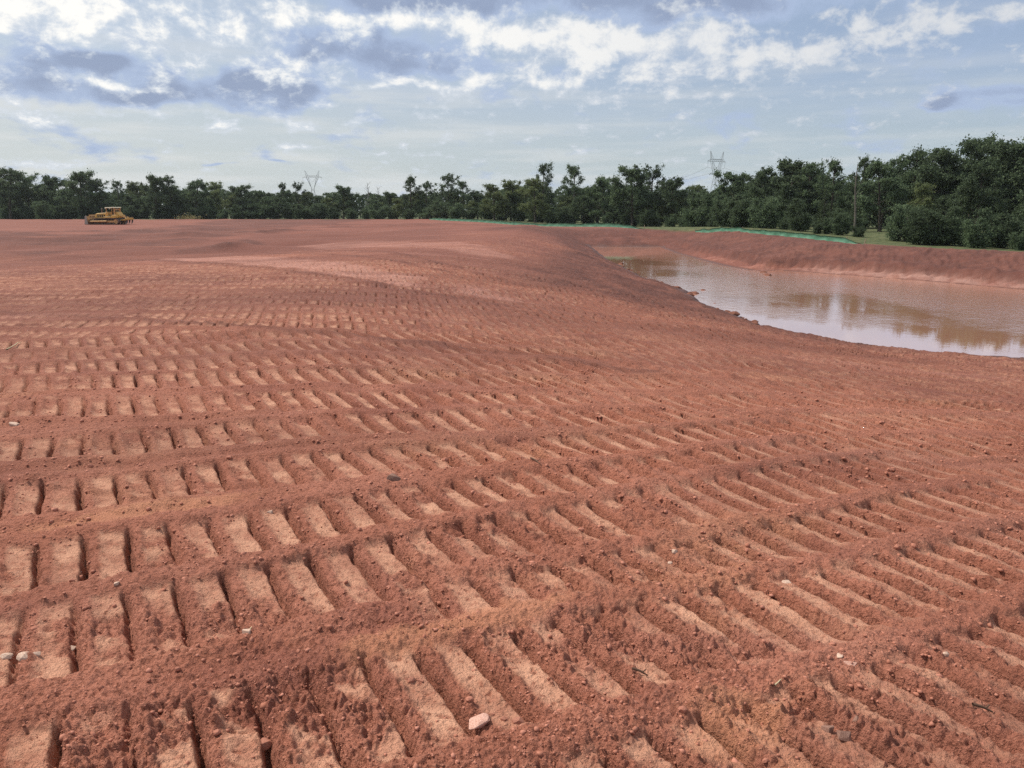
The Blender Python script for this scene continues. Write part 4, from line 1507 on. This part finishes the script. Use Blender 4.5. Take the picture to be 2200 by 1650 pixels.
    MB().box((3.05, 0, 0.62), (0.22, 2.6, 0.40)).build('blade_bracket', DARK, blade, 0.03)
    # ripper behind
    rip = MB().box((-3.55, 0, 0.95), (0.34, 2.1, 0.36)).build('ripper_beam', YEL, root, 0.04)
    for sy in (1, -1):
        MB().bar((-2.2, sy * 0.5, 0.72), (-3.5, sy * 0.5, 0.80), 0.10, n=8).build('ripper_arm', YEL, root)
        MB().bar((-2.15, sy * 0.42, 1.45), (-3.45, sy * 0.42, 1.12), 0.075, n=8).build('ripper_cylinder', YEL2, root)
    for y_ in (-0.85, 0, 0.85):
        sh = MB().prism([(-3.46, 1.35), (-3.66, 1.35), (-3.70, 0.55), (-3.50, 0.20), (-3.40, 0.22), (-3.46, 0.6)], y_ - 0.05, y_ + 0.05).build('ripper_shank', DARK, rip)
        MB().prism([(-3.56, 0.34), (-3.28, 0.12), (-3.36, 0.10), (-3.62, 0.24)], y_ - 0.06, y_ + 0.06).build('tooth', BLADE, sh)
    return root


dx_, dy_, dz_ = at(238, 478, 131)
bulldozer((dx_, dy_, ground_z(dx_, dy_) + 0.03), math.pi - 0.10)


# ------------------------------------------------------ stones and litter
def stone_mat(name, c1, c2):
    m, t, b = new_mat(name)
    tc = t.nodes.new('ShaderNodeTexCoord')
    P = X(t, tc.outputs['Object'])
    n = noise(t, P, 22.0, 6, 0.62)
    n2 = noise(t, P, 120.0, 4, 0.6)
    c = mixc(t, n.sstep(0.35, 0.65), c1, c2)
    t.links.new(c.k, b.inputs['Base Color'])
    b.inputs['Roughness'].default_value = 0.85
    b.inputs['Specular IOR Level'].default_value = 0.2
    bp = t.nodes.new('ShaderNodeBump')
    bp.inputs['Strength'].default_value = 0.5
    bp.inputs['Distance'].default_value = 0.004
    t.links.new((n + n2 * 0.5).k, bp.inputs['Height'])
    t.links.new(bp.outputs[0], b.inputs['Normal'])
    return m


ST_PINK = stone_mat('pink_sandstone', (0.40, 0.20, 0.145), (0.60, 0.38, 0.31))
ST_WHITE = stone_mat('pale_chalky_stone', (0.42, 0.25, 0.18), (0.60, 0.47, 0.38))
ST_RED = stone_mat('red_stone', (0.27, 0.105, 0.07), (0.42, 0.19, 0.13))
ST_PURP = stone_mat('purple_grey_stone', (0.16, 0.078, 0.056), (0.30, 0.18, 0.14))
CLOD = stone_mat('red_soil_clod', (0.32, 0.125, 0.080), (0.46, 0.20, 0.14))
STICK = simple_mat('weathered_stick', (0.11, 0.062, 0.040), 0.9)
STRAW = simple_mat('dry_straw', (0.55, 0.45, 0.28), 0.85)


def rock_mesh(name, mat, seed, ang=1.0, flat=0.6):
    """convex broken stone of unit width"""
    g = np.random.default_rng(seed)
    bm = bmesh.new()
    n = 14 if ang > .5 else 34
    for i in range(n):
        d = g.normal(size=3); d /= np.linalg.norm(d)
        if ang > .5: d = np.sign(d) * np.abs(d) ** 0.6
        r = 0.5 * g.uniform(0.8, 1.0)
        bm.verts.new((d[0] * r, d[1] * r * 0.8, d[2] * r * flat))
    res = bmesh.ops.convex_hull(bm, input=list(bm.verts))
    bmesh.ops.delete(bm, geom=[v for v in bm.verts if not v.link_faces], context='VERTS')
    bmesh.ops.bevel(bm, geom=list(bm.edges), offset=0.03, segments=1, affect='EDGES', clamp_overlap=True)
    bmesh.ops.recalc_face_normals(bm, faces=bm.faces)
    me = bpy.data.meshes.new(name)
    bm.to_mesh(me); bm.free()
    me.materials.append(mat)
    return me


def put_rock(u, v, px, mat, label, seed, ang=1.0, flat=0.6, name='stone', sink=0.25, rz=None, group=None):
    x, y, z = on_ground(u, v)
    size = px / F * math.sqrt(x * x + y * y + (EYE - z) ** 2)
    o = mesh_obj(name, rock_mesh(name, mat, seed, ang, flat))
    zz = np.array([p.co.z for p in o.data.vertices])
    o.scale = (size, size, size)
    o.location = (x, y, z - zz.min() * size - sink * size * flat)
    o.rotation_euler = (random.uniform(-.15, .15), random.uniform(-.15, .15), random.uniform(0, 6) if rz is None else rz)
    tag(o, label, 'stone', group)
    return o


ROCKS = [
    (1030, 1553, 56, ST_PINK, 'flat pinkish slab, largest stone, lying near the bottom middle', 1, 1, .34, 0.2),
    (14, 1408, 24, ST_WHITE, 'pale stone at the left edge, cut by the frame', 2, 0, .6),
    (54, 1405, 34, ST_WHITE, 'oval cream stone, middle of three pale stones near the left edge', 3, 0, .5),
    (78, 1403, 19, ST_WHITE, 'small white stone, rightmost of three pale stones near the left edge', 4, 1, .7),
    (155, 1393, 16, ST_WHITE, 'tiny white stone beside a groove, right of the three pale stones', 5, 1, .6),
    (1690, 1243, 26, ST_WHITE, 'bright white chip below a shoe print right of the middle', 6, 1, .35),
    (1800, 1404, 26, ST_WHITE, 'white flaky chip, upper of two on a ridge lower right', 7, 1, .3),
    (1827, 1421, 32, ST_PINK, 'pinkish white flake, lower of two on a ridge lower right', 8, 1, .35),
    (1778, 1563, 30, ST_PURP, 'grey purple stone, left of three in a groove lower right', 9, 1, .8),
    (1812, 1577, 34, ST_PURP, 'grey purple stone, middle and lowest of three in a groove', 10, 1, .6),
    (1843, 1552, 22, ST_PURP, 'mauve stone, upper right of three in a groove', 12, 1, .7),
    (2033, 1401, 14, ST_WHITE, 'small round white pebble alone on the right', 13, 0, .8),
    (1449, 1186, 16, ST_WHITE, 'pale round pebble, upper of two above a groove', 14, 0, .8),
    (1440, 1204, 13, ST_WHITE, 'pale pebble, lower of two above a groove', 15, 0, .8),
    (884, 1458, 21, ST_RED, 'round red stone, left of a touching pair on the lower berm', 16, 0, .9),
    (902, 1458, 20, ST_RED, 'split red stone, right of a touching pair on the lower berm', 17, 1, .8),
    (1265, 1430, 28, ST_RED, 'dark rimmed red stone on the lower berm', 18, 1, .6),
    (1082, 1537, 16, ST_RED, 'small red stone just right of the pink slab', 19, 0, .8),
    (1112, 1540, 30, ST_RED, 'brownish red stone, biggest of three right of the pink slab', 20, 0, .7),
    (1130, 1529, 26, ST_RED, 'red stone, topmost of three right of the pink slab', 21, 0, .8),
    (528, 1355, 26, ST_WHITE, 'chalky white chip in a dark groove lower left', 22, 1, .5),
    (251, 1253, 13, ST_WHITE, 'tiny white pebble on a shoe print at the left', 23, 1, .7),
    (1647, 1382, 22, ST_RED, 'round tan red stone beside the berm crossing lower right', 24, 0, .9),
    (564, 1595, 42, ST_RED, 'half buried red stone near the bottom left', 25, 0, .5),
    (580, 1098, 14, ST_WHITE, 'white sliver standing on a berm left of the middle', 26, 1, 1.0),
    (30, 911, 24, ST_WHITE, 'pale stone by the left edge on a distant berm', 27, 1, .5),
    (846, 1030, 34, ST_PURP, 'dark broken lump in a groove left of the middle', 28, 1, .8),
    (1285, 1545, 20, ST_RED, 'small knob of red stone above the bottom right grooves', 34, 0, .9),
]
for rk in ROCKS:
    u_, v_, px_, mt_, lb_, sd_, an_, fl_ = rk[:8]
    put_rock(u_, v_, px_, mt_, lb_, sd_, an_, fl_, sink=rk[8] if len(rk) > 8 else 0.42, rz=0.25 if sd_ == 1 else None)


def stick(u, v, du, dv, r, mat, label, name='stick', bend=0.15):
    a = np.array(on_ground(u, v)); b = np.array(on_ground(u + du, v + dv))
    L = np.linalg.norm(b - a)
    k = np.linspace(0, 1, 6)[:, None]
    pts = (b - a) * k
    pts[:, 2] += r * 1.2 + 0.25 * bend * L * np.sin(k[:, 0] * 3.1)
    pts[:, 0] += bend * 0.3 * L * np.sin(k[:, 0] * 5)
    side = pts[3] + np.array([0.25 * L, 0.1 * L, 0.12 * L])
    paths = [(pts, np.linspace(r, r * .5, 6))]
    if name == 'stick': paths.append((np.stack([pts[3], side]), np.array([r * .6, r * .3])))
    vv, ff = tubes(paths, 6)
    o = mesh_obj(name, np_mesh(name, vv, ff, mat, smooth=True))
    o.location = a
    tag(o, label, 'stick' if name == 'stick' else 'straw')


stick(1358, 1447, 36, -3, 0.006, STICK, 'short dark stick lying on the lower berm')
stick(2090, 1512, 45, 14, 0.007, STICK, 'dark splintered stick in a groove at the lower right')
stick(1664, 1474, 16, -14, 0.0035, STRAW, 'pale short straw stem poking from a groove lower right', 'straw_stem')
stick(14, 752, 36, -16, 0.008, STRAW, 'pale straw stalk by the left edge, middle distance', 'straw_stem')
stick(1140, 985, 22, 14, 0.006, STICK, 'thin dark stick in the middle of the tracked field')
stick(528, 1352, 20, -14, 0.004, STRAW, 'pale curled root fibre in a groove lower left', 'straw_stem')

# bigger loose clods, told apart by nothing
clod_meshes = [rock_mesh('soil_clod', CLOD, 200 + i, 0, 0.75) for i in range(6)]
cr = random.Random(9)
cnt = 0
while cnt < 150:
    rr_ = 1.9 + 6.0 * cr.random() ** 1.5
    th_ = cr.uniform(R(-34), R(34))
    x_, y_ = rr_ * math.sin(th_), rr_ * math.cos(th_)
    i = int(np.searchsorted(RR, rr_)); j = int(np.searchsorted(TH[:880], th_))
    if PAD[i, min(j, 879)] > 0.2 and cr.random() < 0.8: continue
    s = cr.uniform(0.016, 0.042) * (1.25 if rr_ > 4 else 0.9)
    o = mesh_obj('soil_clod', clod_meshes[cnt % 6])
    o.scale = (s, s * cr.uniform(.8, 1.1), s)
    o.location = (x_, y_, ground_z(x_, y_) + s * 0.12)
    o.rotation_euler = (cr.uniform(-.5, .5), cr.uniform(-.5, .5), cr.uniform(0, 6.3))
    tag(o, 'loose rounded clod of red soil lying on the tracked earth', 'clod', 'loose soil clods on the near tracked earth')
    cnt += 1


def crumbs():
    g = np.random.default_rng(15)
    bm = bmesh.new()
    bmesh.ops.create_icosphere(bm, subdivisions=1, radius=1)
    bv = np.array([v.co for v in bm.verts]); bf = np.array([[v.index for v in f.verts] for f in bm.faces])
    bm.free()
    V, Fc = [], []
    n = 0
    while n < 20000:
        r = 1.7 + 7.5 * g.random() ** 1.6
        th = g.uniform(R(-36), R(36))
        x_, y_ = r * math.sin(th), r * math.cos(th)
        i = int(np.searchsorted(RR, r)); j = min(int(np.searchsorted(TH[:880], th)), 879)
        if g.random() < PAD[i, j] * 0.93: continue
        if pn(np.array([x_ / 0.5]), np.array([y_ / 0.5]), 71)[0] + g.uniform(-.35, .35) < -0.05: continue
        s = min(0.0022 * math.exp(g.normal(0, 0.6)) * (0.8 + 0.22 * r), 0.015)
        v = bv * (1 + 0.28 * g.normal(size=(len(bv), 1)))
        v = v * s * np.array([1, g.uniform(.7, 1.1), g.uniform(.55, .9)])
        a = g.uniform(0, 6.28); ca, sa = math.cos(a), math.sin(a)
        v = v @ np.array([[ca, sa, 0], [-sa, ca, 0], [0, 0, 1]])
        V.append(v + np.array([x_, y_, GZ[i, j] - s * 0.05]))
        Fc.append(bf + n * len(bv))
        n += 1
    o = mesh_obj('soil_crumbs', np_mesh('soil_crumbs', np.concatenate(V), np.concatenate(Fc), CLOD))
    tag(o, 'scattered fine crumbs of red soil on the near ground', 'soil', None, 'stuff')


crumbs()


def shore_lumps():
    """mud lumps along the cut rim of the pond"""
    g = random.Random(21)
    wetmud = stone_mat('wet_red_mud', (0.13, 0.052, 0.034), (0.22, 0.09, 0.06))
    meshes = [rock_mesh('mud_lump', wetmud, 300 + i, 0, 0.55) for i in range(4)]
    pts = [(1490, 629, 34), (1480, 640, 26), (1420, 606, 22), (1410, 612, 18), (1535, 650, 12), (1575, 690, 40), (1560, 684, 24), (1915, 757, 20), (1650, 590, 30), (1640, 584, 26),
           (1335, 566, 20), (1355, 580, 18), (1620, 707, 24), (1700, 728, 16), (1510, 622, 20), (1455, 628, 22)]
    for (u0, v0), (u1, v1) in (((1345, 572), (1420, 606)), ((1420, 606), (1500, 634)), ((1515, 655), (1590, 690)), ((1590, 690), (1655, 716))):
        for k in range(6):
            f = (k + g.random()) / 6
            pts.append((u0 + (u1 - u0) * f - g.uniform(0, 14), v0 + (v1 - v0) * f + g.uniform(-3, 4), g.uniform(7, 20)))
    for i, (u, v, px) in enumerate(pts):
        d = pix_dir(u, v)
        t = (ZW + 0.03 - EYE) / d[2]
        x, y = d[0] * t, d[1] * t
        z = max(ground_z(x, y), ZW - 0.04)
        s = px / F * y * 0.8
        o = mesh_obj('mud_lump', meshes[i % 4])
        o.scale = (s, s * 1.2, s * 0.8)
        o.location = (x, y, z + 0.02)
        o.rotation_euler = (0, 0, g.uniform(0, 6))
        tag(o, 'lump of dark red mud at the rim of the pond', 'mud', 'mud lumps along the pond rim')


shore_lumps()


# --------------------------------------------------------------------- haze
def haze():
    m = bpy.data.materials.new('thin_haze')
    m.use_nodes = True
    t = m.node_tree
    t.nodes.clear()
    o = t.nodes.new('ShaderNodeOutputMaterial')
    v = t.nodes.new('ShaderNodeVolumePrincipled')
    v.inputs['Color'].default_value = (0.80, 0.88, 0.96, 1)
    v.inputs['Density'].default_value = 0.00012
    v.inputs['Anisotropy'].default_value = 0.2
    t.links.new(v.outputs[0], o.inputs['Volume'])
    b = MB().box((0, 0, 22), (6400, 6400, 60)).build('haze', m)
    tag(b, 'thin blue grey haze in the air over the site', 'haze', None, 'stuff')


haze()
